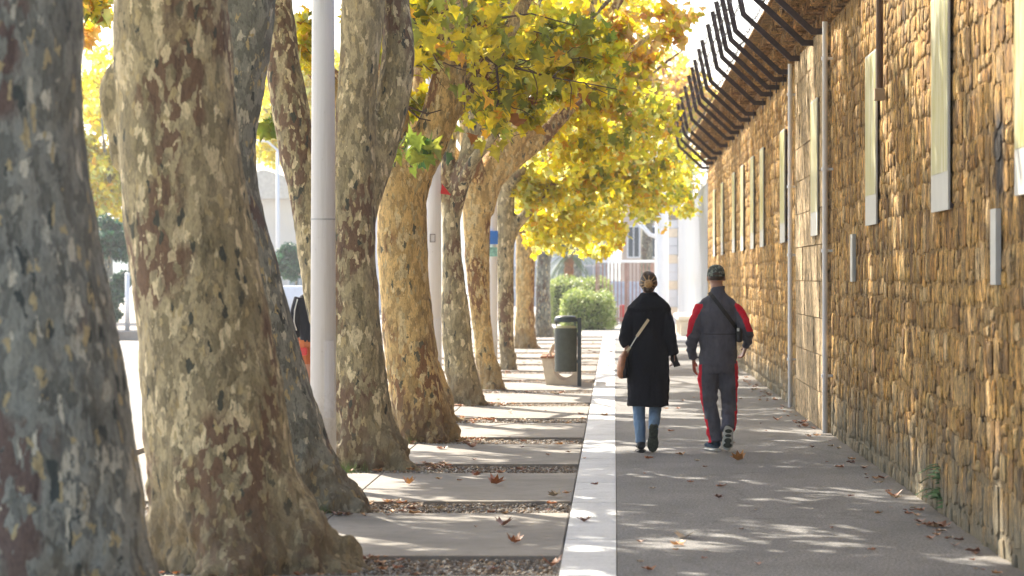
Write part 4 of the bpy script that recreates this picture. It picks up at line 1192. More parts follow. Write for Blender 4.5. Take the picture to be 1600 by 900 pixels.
for a0, ww, ll in ((0.05, 0.034, 0.022), (0.10, 0.030, 0.018), (0.155, 0.036, 0.03), (0.205, 0.042, 0.03)):
    c = h_ + f_ * (a0) - u * 0.008; mb.ell(c, ww, 0.006, ll, 12, 6, Matrix((r_, u, f_)).transposed())
mb.build("tread", M_SOLE, sh)
# cap
mb = MB()
cc = Vector((-0.018, 0.015, 1.655))
rings = [(0.0, 1.0), (0.03, 0.99), (0.06, 0.90), (0.085, 0.72), (0.10, 0.48), (0.108, 0.12)]
mb.loft([(cc + Vector((0, 0, z_)), Vector((0.085 * s_, 0, 0)), Vector((0, 0.104 * s_, 0))) for z_, s_ in rings], 24)
mb.build("cap", M_CAMO, man, smooth=True); capo = man.children[-1]
mb = MB(); mb.loft([(cc + Vector((0, 0.125, 0.004)), Vector((0.07, 0, 0)), Vector((0, 0.075, -0.01))), (cc + Vector((0, 0.125, 0.012)), Vector((0.07, 0, 0)), Vector((0, 0.075, -0.01)))], 18); mb.build("visor", M_CAMO, capo)
mb = MB(); mb.ell(cc + Vector((0, -0.078, 0.008)), 0.042, 0.034, 0.040, 14, 8); mb.build("hair", M_HAIRD, man, smooth=True)
mb = MB(); mb.ell(cc + Vector((0, -0.01, -0.018)), 0.079, 0.094, 0.035, 18, 8); mb.build("hair", M_HAIRD, man, smooth=True)
mb = MB(); mb.loft([(cc + Vector((0, -0.004, -0.004)), Vector((0.087, 0, 0)), Vector((0, 0.112, 0))), (cc + Vector((0, -0.004, 0.012)), Vector((0.087, 0, 0)), Vector((0, 0.112, 0)))], 24); mb.build("strap", M_CAMO, capo)
# crossbody bag
t = thing("crossbody_bag", "small black crossbody bag on a wide strap across the man's back", "bag", (mx, md, 0))
ribbon(MS, [(-0.085, 1.50), (0.178, 1.155)], 0.036, 0.006, off=0.014).build("strap", M_BLK, t)
mb = MB(); mb.box(0.165, -0.14, 1.03, 0.225, 0.02, 1.17); mb.build("pouch", M_BLK, t, bevel=0.02)
mb = MB(); mb.box(0.172, -0.148, 1.135, 0.195, -0.138, 1.165); mb.build("clip", M_WSOLE, t, bevel=0.004)

# --- woman
wx, wd = (1013 - VX) * 27.0 / F, 27.0
wom = thing("person", "woman in long black coat and blue jeans with streaked hair bun, from behind", "person", (wx, wd, 0), "people walking away down the path")
WS = [(0.435, 0.200, 0.150), (0.6, 0.198, 0.150), (0.8, 0.192, 0.145), (0.95, 0.182, 0.138), (1.1, 0.180, 0.130), (1.25, 0.190, 0.130), (1.33, 0.192, 0.125), (1.39, 0.165, 0.112), (1.435, 0.118, 0.098), (1.47, 0.082, 0.085), (1.50, 0.060, 0.07)]
LA = [(-0.135, 0, 1.335), (-0.185, -0.03, 1.20), (-0.215, -0.05, 1.07), (-0.208, -0.02, 1.03), (-0.195, -0.02, 1.00)]
RA = [(0.142, 0, 1.335), (0.185, -0.02, 1.20), (0.205, -0.035, 1.07), (0.222, 0.0, 0.99), (0.235, 0.03, 0.93)]
LL = [(-0.075, 0.0, 0.84), (-0.085, 0.03, 0.62), (-0.088, 0.05, 0.44), (-0.082, 0.02, 0.28), (-0.070, -0.01, 0.09)]
RL = [(0.070, 0.0, 0.84), (0.070, 0.05, 0.62), (0.066, 0.07, 0.45), (0.058, -0.04, 0.32), (0.046, -0.14, 0.225)]
mb = MB()
head(mb, (0.0, 0.02, 1.585), 0.98); mb.tube([(0, -0.005, 1.38), (0, 0.0, 1.46), (0.0, 0.01, 1.55)], [0.06, 0.050, 0.048], 14)
mb.loft([((0, 0, z_), Vector((a * 0.82, 0, 0)), Vector((0, b_ * 0.8, 0))) for z_, a, b_ in WS[2:9]], 20)
limb(mb, LA, [0.042, 0.038, 0.033, 0.030, 0.024]); limb(mb, RA, [0.042, 0.038, 0.033, 0.028, 0.024])
limb(mb, LL, [0.075, 0.068, 0.050, 0.044, 0.034]); limb(mb, RL, [0.075, 0.068, 0.050, 0.044, 0.034])
hand(mb, (-0.197, -0.022, 1.005), (-0.02, -0.05, -1), (-0.5, 0.8, 0), (0.8, 0.5, 0), 0.5, 0.9)
hand(mb, (0.235, 0.03, 0.935), (0.03, 0.15, -1), (-0.8, 0.3, 0), (-0.3, 0.9, 0), 0.8, 0.9)
link("body", mb.fused("body", 0.006, 2), M_SKIN, wom)
mb = MB(); torso(mb, WS); limb(mb, LA, [0.066, 0.070, 0.066, 0.056, 0.046]); limb(mb, RA, [0.066, 0.068, 0.064, 0.058, 0.048])
mb.loft([((0, -0.02, z_), Vector((a, 0, 0)), Vector((0, b_, 0))) for z_, a, b_ in ((1.335, 0.19, 0.125), (1.36, 0.200, 0.130), (1.42, 0.150, 0.118), (1.47, 0.095, 0.10), (1.50, 0.070, 0.082))], 24)
mb.loft([((0.19, -0.02, 1.36), Vector((0.035, 0, -0.02)), Vector((0, 0.05, 0))), ((0.13, -0.03, 1.405), Vector((0.05, 0, -0.01)), Vector((0, 0.07, 0)))], 10)
me = mb.fused("coat", 0.009, 3)
displace(me, lambda c: 0.018 * noise.noise(Vector((c[0] * 9, c[1] * 9, c[2] * 3))) + (0.007 * noise.noise(Vector((c[0] * 16, c[1] * 16, c[2] * 20))) if abs(c[0]) > 0.18 else 0))
me.materials.append(M_COAT); link("coat", me, None, wom)
mb = MB(); limb(mb, LL, [0.085, 0.080, 0.060, 0.056, 0.046]); limb(mb, RL, [0.085, 0.080, 0.060, 0.056, 0.046])
me = mb.fused("jeans", 0.008, 3); displace(me, lambda c: 0.006 * noise.noise(Vector((c[0] * 12, c[1] * 12, c[2] * 22))))
me.materials.append(M_JEAN); link("jeans", me, None, wom)
a, b_ = shoe((-0.066, -0.055, 0.004), (-0.075, 0.175, 0.004), (0, 0, 1), 0.046); a.build("shoe", M_BLK, wom, smooth=True); b_.build("sole", M_BLK, wom.children[-1])
a, b_ = shoe((0.050, -0.165, 0.262), (0.040, -0.03, 0.010), (0, 0.88, 0.45), 0.046); a.build("shoe", M_BLK, wom, smooth=True); b_.build("sole", M_SOLE, wom.children[-1])
mb = MB(); hc = Vector((0.0, 0.003, 1.602)); mb.ell(hc, 0.083, 0.100, 0.102, 24, 14)
mb.ell(hc + Vector((0, -0.035, -0.055)), 0.06, 0.055, 0.055, 16, 8)
me = mb.fused("hair", 0.006, 3); displace(me, lambda c: 0.003 * noise.noise(Vector((c[0] * 60, c[1] * 20, c[2] * 60)))); link("hair", me, M_HAIRD, wom); hair = wom.children[-1]
bunc = hc + Vector((0.0, -0.115, -0.022))
mb = MB()
for k in range(5):
    a = k * 1.257
    mb.tube([bunc + Vector((0.024 * math.cos(a + q * 0.9), -0.012 * q, 0.024 * math.sin(a + q * 0.9))) for q in range(-1, 3)], [0.018, 0.020, 0.018, 0.010], 8)
mb.ell(bunc, 0.036, 0.034, 0.036, 14, 8)
mb.build("bun", M_HAIRB, hair, smooth=True)
for k in range(9):
    a = R(-35 + k * 31 + rnd.uniform(-9, 9))
    mb = MB(); pts = []
    for q in range(7):
        r_ = 0.030 + (0.013, 0.009, 0.011)[k % 3] * q
        x = r_ * math.cos(a); z = -0.022 + r_ * math.sin(a)
        qq = 1 - (x / 0.083) ** 2 - (z / 0.102) ** 2
        if qq < 0.02: break
        pts.append(hc + Vector((x, -0.100 * math.sqrt(qq) - 0.002, z)))
    if len(pts) > 2:
        mb.tube(pts, [0.005] + [0.0045] * (len(pts) - 2) + [0.001], 6); mb.build("blond_strand", M_HAIRB, hair, smooth=True)
t = thing("shoulder_bag", "brown leather shoulder bag on a cream strap hanging at the woman's left side", "bag", (wx, wd, 0))
ribbon(WS, [(0.0, 1.25), (-0.11, 1.09)], 0.026, 0.006, off=0.022).build("strap", M_STRAP, t)
mb = ribbon(WS, [(-0.11, 1.09), (-0.172, 0.985)], 0.010, 0.006, off=0.022); mb.build("chain", M_WSOLE, t)
mb = MB(); mb.tube([(-0.172, -0.055, 0.99), (-0.205, -0.065, 0.94)], [0.014, 0.014], 8, 0.5); mb.build("strap", M_STRAP, t)
mb = MB(); mb.loft([((-0.215, -0.03, 0.955), Vector((0.020, 0, 0)), Vector((0, 0.06, 0))), ((-0.235, -0.03, 0.90), Vector((0.040, 0, 0)), Vector((0, 0.10, 0))), ((-0.245, -0.03, 0.80), Vector((0.050, 0, 0)), Vector((0, 0.12, 0))), ((-0.25, -0.03, 0.72), Vector((0.042, 0, 0)), Vector((0, 0.11, 0))), ((-0.25, -0.03, 0.695), Vector((0.02, 0, 0)), Vector((0, 0.09, 0)))], 16)
mb.build("pouch", M_TAN, t, smooth=True, )
mb = MB(); mb.loft([((-0.215, -0.055, 0.90), Vector((0.022, 0, 0)), Vector((0, 0.05, 0))), ((-0.222, -0.055, 0.76), Vector((0.032, 0, 0)), Vector((0, 0.10, 0))), ((-0.222, -0.055, 0.70), Vector((0.025, 0, 0)), Vector((0, 0.09, 0)))], 12); mb.build("side_panel", M_BLK, t, smooth=True)
t = tag(thing("glove", "black glove held in the woman's right hand", "glove", (wx, wd, 0)))
mb = MB(); mb.loft([((0.235, 0.03, 0.915), Vector((0.030, 0, 0)), Vector((0, 0.022, 0))), ((0.245, 0.03, 0.86), Vector((0.036, 0, 0)), Vector((0, 0.02, 0))), ((0.262, 0.02, 0.825), Vector((0.028, 0, 0)), Vector((0, 0.014, 0)))], 10)
for k in range(4): mb.tube([(0.235 + k * 0.016, 0.025, 0.84), (0.25 + k * 0.015, 0.02, 0.80 + 0.004 * k)], [0.010, 0.008], 6)
mb.build("leather", M_BLK, t, smooth=True)

# --- third person behind the lamp post
tx, td = (489 - VX) * 37.0 / F, 37.0
pr = thing("person", "person in black jacket and orange shorts, half hidden behind the nearest lamp post", "person", (tx, td, 0))
TS = [(0.80, 0.165, 0.12), (1.0, 0.165, 0.12), (1.2, 0.185, 0.125), (1.34, 0.19, 0.12), (1.40, 0.165, 0.105), (1.44, 0.10, 0.085), (1.48, 0.065, 0.065)]
LA = [(-0.165, 0, 1.37), (-0.215, -0.02, 1.22), (-0.235, -0.02, 1.07), (-0.225, 0.04, 0.96), (-0.205, 0.10, 0.88)]
RA = [(0.165, 0, 1.37), (0.215, -0.02, 1.22), (0.235, -0.03, 1.07), (0.225, 0.02, 0.95), (0.215, 0.05, 0.85)]
LL = [(-0.085, 0, 0.84), (-0.09, 0.06, 0.64), (-0.09, 0.12, 0.46), (-0.09, 0.12, 0.28), (-0.09, 0.13, 0.09)]
RL = [(0.085, 0, 0.84), (0.09, -0.02, 0.64), (0.09, -0.05, 0.46), (0.09, -0.12, 0.30), (0.09, -0.20, 0.12)]
mb = MB(); head(mb, (0, 0.02, 1.585)); mb.tube([(0, 0, 1.38), (0, 0.01, 1.55)], [0.06, 0.05], 12)
mb.loft([((0, 0, z_), Vector((a * 0.85, 0, 0)), Vector((0, b_ * 0.85, 0))) for z_, a, b_ in TS[:6]], 16)
for l_ in (LA, RA): limb(mb, l_, [0.05, 0.045, 0.038, 0.034, 0.027])
for l_ in (LL, RL): limb(mb, l_, [0.08, 0.075, 0.055, 0.05, 0.038])
hand(mb, LA[-1], (0.1, 0.3, -1), (0.8, 0, 0), (0.2, 0.9, 0), 0.6); hand(mb, RA[-1], (0, 0.2, -1), (-0.8, 0, 0), (-0.2, 0.9, 0), 0.6)
link("body", mb.fused("body", 0.007, 2), M_SKIN, pr)
mb = MB(); torso(mb, TS); limb(mb, LA, [0.08, 0.07, 0.06, 0.052, 0.042]); limb(mb, RA, [0.08, 0.07, 0.06, 0.052, 0.042])
me = mb.fused("jacket", 0.01, 3); me.materials.append(M_COAT); link("jacket", me, None, pr); jo = pr.children[-1]
mb = MB(); mb.tube([(-0.19, -0.075, 1.36), (-0.225, -0.085, 1.22), (-0.235, -0.082, 1.07), (-0.21, -0.02, 0.96)], 0.009, 6); mb.build("piping", M_WSOLE, jo)
mb = MB(); mb.loft([((0, 0, z_), Vector((a, 0, 0)), Vector((0, b_, 0))) for z_, a, b_ in ((0.74, 0.16, 0.12), (0.84, 0.17, 0.12))], 16)
limb(mb, LL[:2] + [(-0.09, 0.09, 0.55)], [0.095, 0.10, 0.10]); limb(mb, RL[:2] + [(0.09, -0.03, 0.55)], [0.095, 0.10, 0.10])
me = mb.fused("shorts", 0.011, 2); link("shorts", me, M_ORG, pr)
mb = MB(); mb.ell((0, 0.0, 1.61), 0.086, 0.10, 0.095); mb.build("hair", M_HAIRD, pr, smooth=True)
for a_, b__ in (((-0.09, 0.08, 0.004), (-0.09, 0.33, 0.004)), ((0.09, -0.25, 0.10), (0.09, -0.08, 0.004))):
    a, b_ = shoe(a_, b__, (0, 0.2, 1)); a.build("shoe", M_WSOLE, pr, smooth=True); b_.build("sole", M_WSOLE, pr.children[-1])
mb = MB(); mb.box(-0.20, 0.08, 0.66, -0.06, 0.14, 0.76); o = mb.build("red_pouch", M_RED, None, loc=(tx, td - 0.25, -0.02), bevel=0.015); tag(o, "small red pouch carried by the person behind the lamp post", "pouch")

# ------------------------------------------------------------------ far end of the path
wv = thing("white_wall", "tall white ribbed boundary wall continuing beyond the stone wall", "wall", (2.3, 70.2, 0))
mb = MB(); mb.box(0.0, 0, -0.1, 0.3, 32, 3.92); mb.build("panel", M_WALLW, wv)
mb = MB(); mb.box(-0.06, 0, 3.92, 0.36, 32, 4.02); mb.build("coping", M_WALLW, wv)
mb = MB(); mb.box(-0.03, 0, 1.55, 0.0, 32, 1.62); mb.build("rail", M_CREAM, wv)
rib = MB(); rib.box(-0.05, 0, 0, 0, 0.10, 3.92); ribm = rib.mesh("rib"); ribm.materials.append(M_WALLW)
for k in range(46): link("rib", ribm, None, wv, (0, 0.3 + k * 0.69, 0))
t = thing("stone_pier", "pale coursed stone pier with grey cap left of the white ribbed wall", "pier", ((1052 - VX) * 99 / F, 99, 0))
for k in range(12):
    mb = MB(); mb.box(-0.17, 0, k * 0.30 + 0.005, 0.15, 0.5, k * 0.30 + 0.295); mb.build("block", M_CREAM if k % 3 == 1 else M_WALLW, t, bevel=0.01)
mb = MB(); mb.box(-0.19, -0.03, 3.6, 0.17, 0.53, 3.85); mb.build("cap", M_KERB, t)
t = thing("white_column", "thick white column rising behind the woman", "column", ((1034 - VX) * 96 / F, 96, 0))
mb = MB(); mb.cyl(0, 0, 0, 6.2, 0.235, 24, 0.21); mb.build("shaft", M_WHITE, t, smooth=False)
mb = MB(); mb.cyl(0, 0, 0, 0.35, 0.30, 24); mb.build("base", M_WHITE, t)
mb = MB(); mb.tube([(0, 0, 2.9), (-0.4, 0, 3.05), (-0.75, 0, 3.45)], 0.07, 8); mb.build("bracket", M_WHITE, t, smooth=True)
t = thing("stone_bench", "cream stone bench at the foot of the white ribbed wall", "bench", (2.02, 80, 0))
mb = MB(); mb.box(-0.25, 0, 0.42, 0.25, 6.0, 0.56); mb.build("seat", M_CREAM, t, bevel=0.03)
for y_ in (0.1, 2.8, 5.4):
    mb = MB(); mb.box(-0.18, y_, -0.01, 0.2, y_ + 0.5, 0.418); mb.build("support", M_CREAM, t)
# picket fence across the end
t = thing("picket_fence", "pale topped fence of pinkish brown pickets across the end of the path", "fence", (0, 97, 0))
M_PICK = simple("pinkish_brown_paint", (0.33, 0.20, 0.16), 0.6, 0.25, 4)
x0, x1 = (936 - VX) * 97 / F, (1022 - VX) * 97 / F
pm = None
k = 0; x = x0
while x < x1:
    hh = 2.10 + 0.1 * (x - x0) / (x1 - x0)
    if pm is None:
        mb = MB(); mb.box(-0.022, -0.012, 0.05, 0.022, 0.012, 2.1); pm = mb.mesh("picket"); pm.materials.append(M_PICK)
    link("picket", pm, None, t, (x, 0, 0)); x += 0.125
mb = MB(); mb.box(x0 - 0.1, -0.04, 2.12, x1, 0.04, 2.21); mb.build("top_rail", M_WHITE, t)
mb = MB(); mb.box(x0 - 0.1, -0.03, 0.2, x1, -0.013, 0.27); mb.build("bottom_rail", M_PICK, t)
for q in (x0 - 0.08, (x0 + x1) / 2, x1 - 0.05):
    mb = MB(); mb.box(q - 0.04, 0.015, -0.02, q + 0.04, 0.095, 2.11); mb.build("post", M_PICK, t)

def leafy_box(name, label, cat, x0, x1, y0, y1, z0, z1, n, cols, seed, size=(0.05, 0.10), group=None):
    g = np.random.default_rng(seed)
    t = thing(name, label, cat, ((x0 + x1) / 2, (y0 + y1) / 2, 0), group)
    pos = g.uniform(0, 1, (n, 3))
    # push most leaves to the clipped surface
    ax = g.integers(0, 5, n)
    pos[ax == 0, 0] = 0; pos[ax == 1, 0] = 1; pos[ax == 2, 1] = 0; pos[ax == 3, 2] = 1
    pos = pos * np.array((x1 - x0, y1 - y0, z1 - z0)) + np.array((-(x1 - x0) / 2, -(y1 - y0) / 2, z0)) + g.normal(size=(n, 3)) * 0.075
    rr_ = np.abs(pos[:, :2]) / np.array(((x1 - x0) / 2, (y1 - y0) / 2)); pos[:, 2] -= (z1 - z0) * 0.07 * (rr_.max(1) ** 6) * (pos[:, 2] / z1); pos[:, 2] += 0.035 * np.sin(pos[:, 0] * 5.1 + seed) * (pos[:, 2] / z1)
    PALS[name + str(seed)] = (cols, [1 / len(cols)] * len(cols))
    me = leaf_cloud("foliage", pos, size, name + str(seed), g, LS, 0.0)
    o = link("foliage", me, M_GREEN, t); o["kind"] = "stuff"
    mb = MB(); q = 0.16; mb.box(-(x1 - x0) / 2 + q, -(y1 - y0) / 2 + q, 0, (x1 - x0) / 2 - q, (y1 - y0) / 2 - q, z1 - q)
    mb.build("twigs", simple("hedge_core", (0.05, 0.06, 0.03), 0.9), t)
HG = [(0.34, 0.40, 0.11), (0.44, 0.47, 0.16), (0.22, 0.28, 0.08), (0.50, 0.50, 0.24)]
leafy_box("hedge", "square clipped yellow-green hedge behind the litter bin", "hedge", (883 - VX) * 89 / F, (953 - VX) * 89 / F, 89, 92, 0.05, 1.08, 9000, HG, 3)
leafy_box("hedge", "taller hedge behind the square clipped one, at the foot of the palm", "hedge", (858 - VX) * 100 / F, (950 - VX) * 100 / F, 100, 103, 0.05, 1.50, 9000, HG, 4)
mb = MB(); mb.box(-2.6, 82.2, -0.1, -1.0, 88.8, 0.03); 
o = mb.build("lawn", simple("lawn_green", (0.17, 0.22, 0.05), 0.9, 0.3, 20)); tag(o, "small strip of sunlit lawn before the hedges", kind="structure")

def palm(label, px, d, h, r, fl, seed, n=26):
    g = random.Random(seed)
    t = thing("palm_tree", label, "palm tree", ((px - VX) * d / F, d, 0), None)
    mb = MB(); N = int(h / 0.14)
    pts = []; rr = []
    for i in range(N + 1):
        pts.append((0, 0, h * i / N)); rr.append(r * (1.12 if i % 2 else 0.9) * (1.15 - 0.2 * i / N))
    mb.tube(pts, rr, 12); mb.build("trunk", simple("palm_trunk", (0.34, 0.15, 0.07), 0.9, 0.35, 14), t)
    fm = simple("palm_frond", (0.11, 0.17, 0.06), 0.6, 0.3, 5)
    for k in range(n):
        a = g.uniform(0, 6.28); el = g.uniform(-0.5, 1.2)
        mb = MB(); p = Vector((0, 0, h)); dv = Vector((math.cos(a) * math.cos(el), math.sin(a) * math.cos(el), math.sin(el)))
        pts = [p.copy()]
        for q in range(8):
            dv = (dv + Vector((0, 0, -0.13))).normalized(); p = p + dv * fl / 8; pts.append(p.copy())
        mb.tube(pts, [0.02 - 0.002 * i for i in range(9)], 4)
        for q in range(1, 9):
            for s in (-1, 1):
                for hq in (0, 0.5):
                    p0 = pts[q] if hq == 0 else (pts[q] + pts[q - 1]) / 2
                    tdir = (pts[q] - pts[q - 1]).normalized(); side = tdir.cross(Vector((0, 0, 1))).normalized() * s
                    L = fl * 0.30 * (1 - abs(q - 4) / 7)
                    e = p0 + (side * 0.75 + tdir * 0.6 + Vector((0, 0, -0.25))).normalized() * L
                    w = tdir * 0.022
                    mb.add([p0 - w, p0 + w, e], [(0, 1, 2)])
        mb.build("frond", fm, t)
palm("palm with a short orange-brown trunk behind the hedges", 889, 104, 2.45, 0.17, 1.4, 3)
palm("blue-green palm head showing above the white ribbed wall", 1072, 125, 5.9, 0.2, 1.9, 5)

def car(label, x, y, rz, mat, L=4.2, H=1.45, W=1.72, van=False):
    t = thing("parked_car", label, "car", (x, y, 0), None, rz)
    prof = [(-L / 2, 0.35), (-L / 2, 0.85), (-L / 2 + 0.25, 0.95), (-L * 0.38, 1.0), (-L * 0.27, H), (L * 0.16, H), (L * 0.30, 0.97), (L * 0.46, 0.86), (L / 2, 0.70), (L / 2, 0.35)]
    if van: prof = [(-L / 2, 0.35), (-L / 2, H), (L * 0.26, H), (L * 0.38, 1.15), (L / 2, 0.95), (L / 2, 0.35)]
    n_ = len(prof); mb = MB()
    v = [(a, -W / 2 + (0.12 if b_ > 1.1 else 0), b_) for a, b_ in prof] + [(a, W / 2 - (0.12 if b_ > 1.1 else 0), b_) for a, b_ in prof]
    mb.add(v, [tuple(range(n_)), tuple(range(2 * n_ - 1, n_ - 1, -1))] + [(i, i + n_, (i + 1) % n_ + n_, (i + 1) % n_) for i in range(n_)])
    mb.build("body", mat, t, bevel=0.05)
    for s in (-1, 1):
        for (a, b_) in ((-L * 0.25, -0.03), (0.03, L * 0.17)):
            yy = s * (W / 2 - 0.06); mb = MB()
            q = [(a - (0.12 if a < -0.5 else 0), 1.0), (b_ + (0.2 if b_ > 0.2 else 0), 1.0), (b_, H - 0.12), (a, H - 0.12)]
            y2 = s * (W / 2 - 0.11)
            mb.add([(x_, yy + s * 0.012 if z_ < 1.1 else y2 + s * 0.012, z_) for x_, z_ in q] + [(x_, yy - s * 0.04, z_) for x_, z_ in q], [(0, 1, 2, 3), (4, 7, 6, 5), (0, 4, 5, 1), (1, 5, 6, 2), (2, 6, 7, 3), (3, 7, 4, 0)])
            mb.build("window", M_GLASS, t)
        for a in (-L * 0.31, L * 0.31):
            mb = MB(); mb.tube([(a, s * (W / 2 - 0.17), 0.31), (a, s * (W / 2 + 0.01), 0.31)], 0.31, 18); w_ = mb.build("wheel", M_TYRE, t)
            mb = MB(); mb.tube([(a, s * (W / 2), 0.31), (a, s * (W / 2 + 0.018), 0.31)], 0.18, 12); mb.build("rim", M_WSOLE, w_)
    mb = MB(); mb.box(-L / 2 - 0.02, -W * 0.36, 0.40, -L / 2 + 0.03, W * 0.36, 0.55); mb.build("bumper", M_TYRE, t)
    for s in (-1, 1):
        mb = MB(); mb.box(-L / 2 - 0.012, s * W * 0.40 - 0.12, 0.68, -L / 2 + 0.02, s * W * 0.40 + 0.12, 0.82); mb.build("taillight", M_RED, t)
car("silver car parked behind the picket fence at the end of the path", (985 - VX) * 116 / F, 116, 0.1, simple("silver_paint", (0.55, 0.56, 0.58), 0.3))
for q, lab in ((0, "red and white plastic barrier behind the picket fence, the left one"), (1, "red and white plastic barrier behind the picket fence, the right one")):
    t = thing("road_barrier", lab, "barrier", ((968 + q * 40 - VX) * 105 / F, 105, 0), "plastic barriers behind the fence")
    for k_ in range(4):
        mb = MB(); mb.box(-0.42 + k_ * 0.21, -0.15, 0, -0.215 + k_ * 0.21, 0.15, 0.62 - 0.03 * (k_ % 2)); mb.build("section", M_RED if k_ % 2 == q else M_WHITE, t, bevel=0.03)
car("dark car parked behind the red one, seen through the fence", (950 - VX) * 125 / F, 125, 0.05, M_GLASS)
car("white van parked across the road at left between the trunks", (455 - VX) * 92 / F, 92, 0.15, M_WHITE, 4.9, 1.25 + 0.1, 1.9)

# ------------------------------------------------------------------ buildings
M_WALLB = simple("pale_render", (0.70, 0.68, 0.66), 0.85, 0.05, 0.7); M_ROOFG = simple("pale_roof", (0.62, 0.62, 0.62), 0.7)
def building(label, x0, x1, y0, y1, h, wall_m, roof_m, gable=0.0, cols=5, rows_=2, win_m=M_GLASS, sill=True, ww=1.1, wh=1.3, z0=1.0):
    t = thing("building", label, "building", ((x0 + x1) / 2, (y0 + y1) / 2, 0))
    w = (x1 - x0) / 2; dd = (y1 - y0) / 2
    mb = MB(); mb.box(-w, -dd, -0.2, w, dd, h); mb.build("wall", wall_m, t)
    if gable:
        mb = MB(); e = 0.35
        mb.add([(-w - e, -dd - e, h + 0.002), (w + e, -dd - e, h + 0.002), (0, -dd - e, h + gable), (-w - e, dd + e, h + 0.002), (w + e, dd + e, h + 0.002), (0, dd + e, h + gable)], [(0, 1, 2), (5, 4, 3), (0, 2, 5, 3), (2, 1, 4, 5), (0, 3, 4, 1)])
        mb.build("roof", roof_m, t)
    else:
        mb = MB(); mb.box(-w - 0.2, -dd - 0.2, h + 0.002, w + 0.2, dd + 0.2, h + 0.3); mb.build("roof", roof_m, t)
    for r_ in range(rows_):
        for c_ in range(cols):
            x = -w + (c_ + 0.5) * 2 * w / cols; z = z0 + r_ * 3.0
            if z + wh > h: continue
            mb = MB(); mb.box(x - ww / 2, -dd - 0.05, z, x + ww / 2, -dd + 0.02, z + wh); f_ = mb.build("window", M_WHITE, t)
            mb = MB(); mb.box(x - ww / 2 + 0.08, -dd - 0.07, z + 0.08, x - 0.03, -dd - 0.051, z + wh - 0.08); mb.build("pane", win_m, f_)
            mb = MB(); mb.box(x + 0.03, -dd - 0.07, z + 0.08, x + ww / 2 - 0.08, -dd - 0.051, z + wh - 0.08); mb.build("pane", win_m, f_)
    return t
M_PANE = simple("pale_window", (0.30, 0.36, 0.42), 0.3)
building("white gabled building seen between the leaning trunks at left", -19.5, -11.6, 128, 145, 5.1, M_WALLB, M_ROOFG, 1.3, 5, 2, M_PANE)
building("pale beige building with dark windows beyond the picket fence", 0.4, 4.0, 150, 165, 7.2, simple("beige_render", (0.52, 0.42, 0.34), 0.85, 0.15, 0.5), M_ROOFG, 0, 3, 2, M_GLASS, ww=0.7, wh=1.7, z0=2.6)
building("pale blue-grey building beyond the fence, partly behind the foliage", -6.5, -0.4, 160, 176, 5.0, simple("bluish_render", (0.45, 0.52, 0.60), 0.85, 0.1, 0.5), M_ROOFG, 0, 4, 1, M_PANE)
# slim lamp standard far left
t = thing("street_lamp", "slim pale street lamp standing before the white gabled building", "street lamp", ((434 - VX) * 112 / F, 112, 0))
mb = MB(); mb.cyl(0, 0, 0, 6.6, 0.09, 10, 0.06); mb.build("pole", M_WHITE, t, smooth=True)
mb = MB(); mb.tube([(0, 0, 6.55), (-0.4, 0, 6.9), (-1.0, 0, 6.95)], 0.04, 8); mb.build("arm", M_WHITE, t)
mb = MB(); mb.ell((-1.1, 0, 6.92), 0.3, 0.12, 0.07); mb.build("lantern", M_BINP, t)
mb = MB(); mb.cyl(0, 0, -0.02, 1.65, 0.07, 12); mb.ell((0, 0, 1.65), 0.08, 0.08, 0.06)
o = mb.build("bollard", M_WHITE, None, loc=((199 - VX) * 84 / F, 84, 0.06), smooth=True); tag(o, "pale grey post at the kerb between the two leftmost trunks", "post")

def round_tree(label, px, d, cz, rx, rz, pal, n, seed, trunk_r=0.12, size=(0.16, 0.28), mat=None, cat="tree", name="background_tree", sides=1.0):
    t = thing(name, label, cat, ((px - VX) * d / F, d, 0))
    mb = MB(); up_limbs(mb, (0, 0, max(0.2, cz - rz * 0.9)), trunk_r, seed, 5, rz * 1.3); mb.tube([(0, 0, -0.15), (0.03, 0, cz - rz * 0.8)], [trunk_r * 1.3, trunk_r * 0.8], 10)
    mb.build("trunk", BARK[0], t, smooth=True)
    me = crown_mesh(seed, n, rx * 0.8, rx * 0.8, rz * 0.8, pal, 26, (rx * 0.28, rx * 0.42), size)
    o = link("crown", me, mat or M_LEAF, t, (0, 0, cz)); o["kind"] = "stuff"
PALS['teal'] = ([(0.05, 0.13, 0.08), (0.07, 0.17, 0.09), (0.04, 0.10, 0.07)], [0.4, 0.3, 0.3])
round_tree("round blue-green tree standing before the white gabled building", 462, 105, 2.2, 0.8, 0.75, 'teal', 3500, 51, 0.06, (0.08, 0.15), M_GREEN)
round_tree("dark green conical bush between the two leftmost trunks", 168, 86, 2.0, 0.95, 1.9, 'teal', 6500, 52, 0.08, (0.10, 0.17), M_GREEN)
round_tree("golden yellow tree rising behind the dark conical bush", 165, 100, 6.2, 3.2, 4.2, 'yellow', 9000, 53, 0.25, (0.2, 0.32))
round_tree("golden tree across the road behind the forked trunk", 520, 120, 8.5, 4.2, 3.4, 'yellow', 9000, 54, 0.25, (0.22, 0.34))
round_tree("hazy orange tree beyond the end of the path", 1010, 130, 9.5, 3.4, 3.6, 'orange', 9000, 55, 0.25, (0.2, 0.32))
round_tree("yellow tree beyond the hedges behind the low palm", 900, 118, 6.0, 3.0, 2.6, 'yellow', 8000, 56, 0.22, (0.2, 0.3))

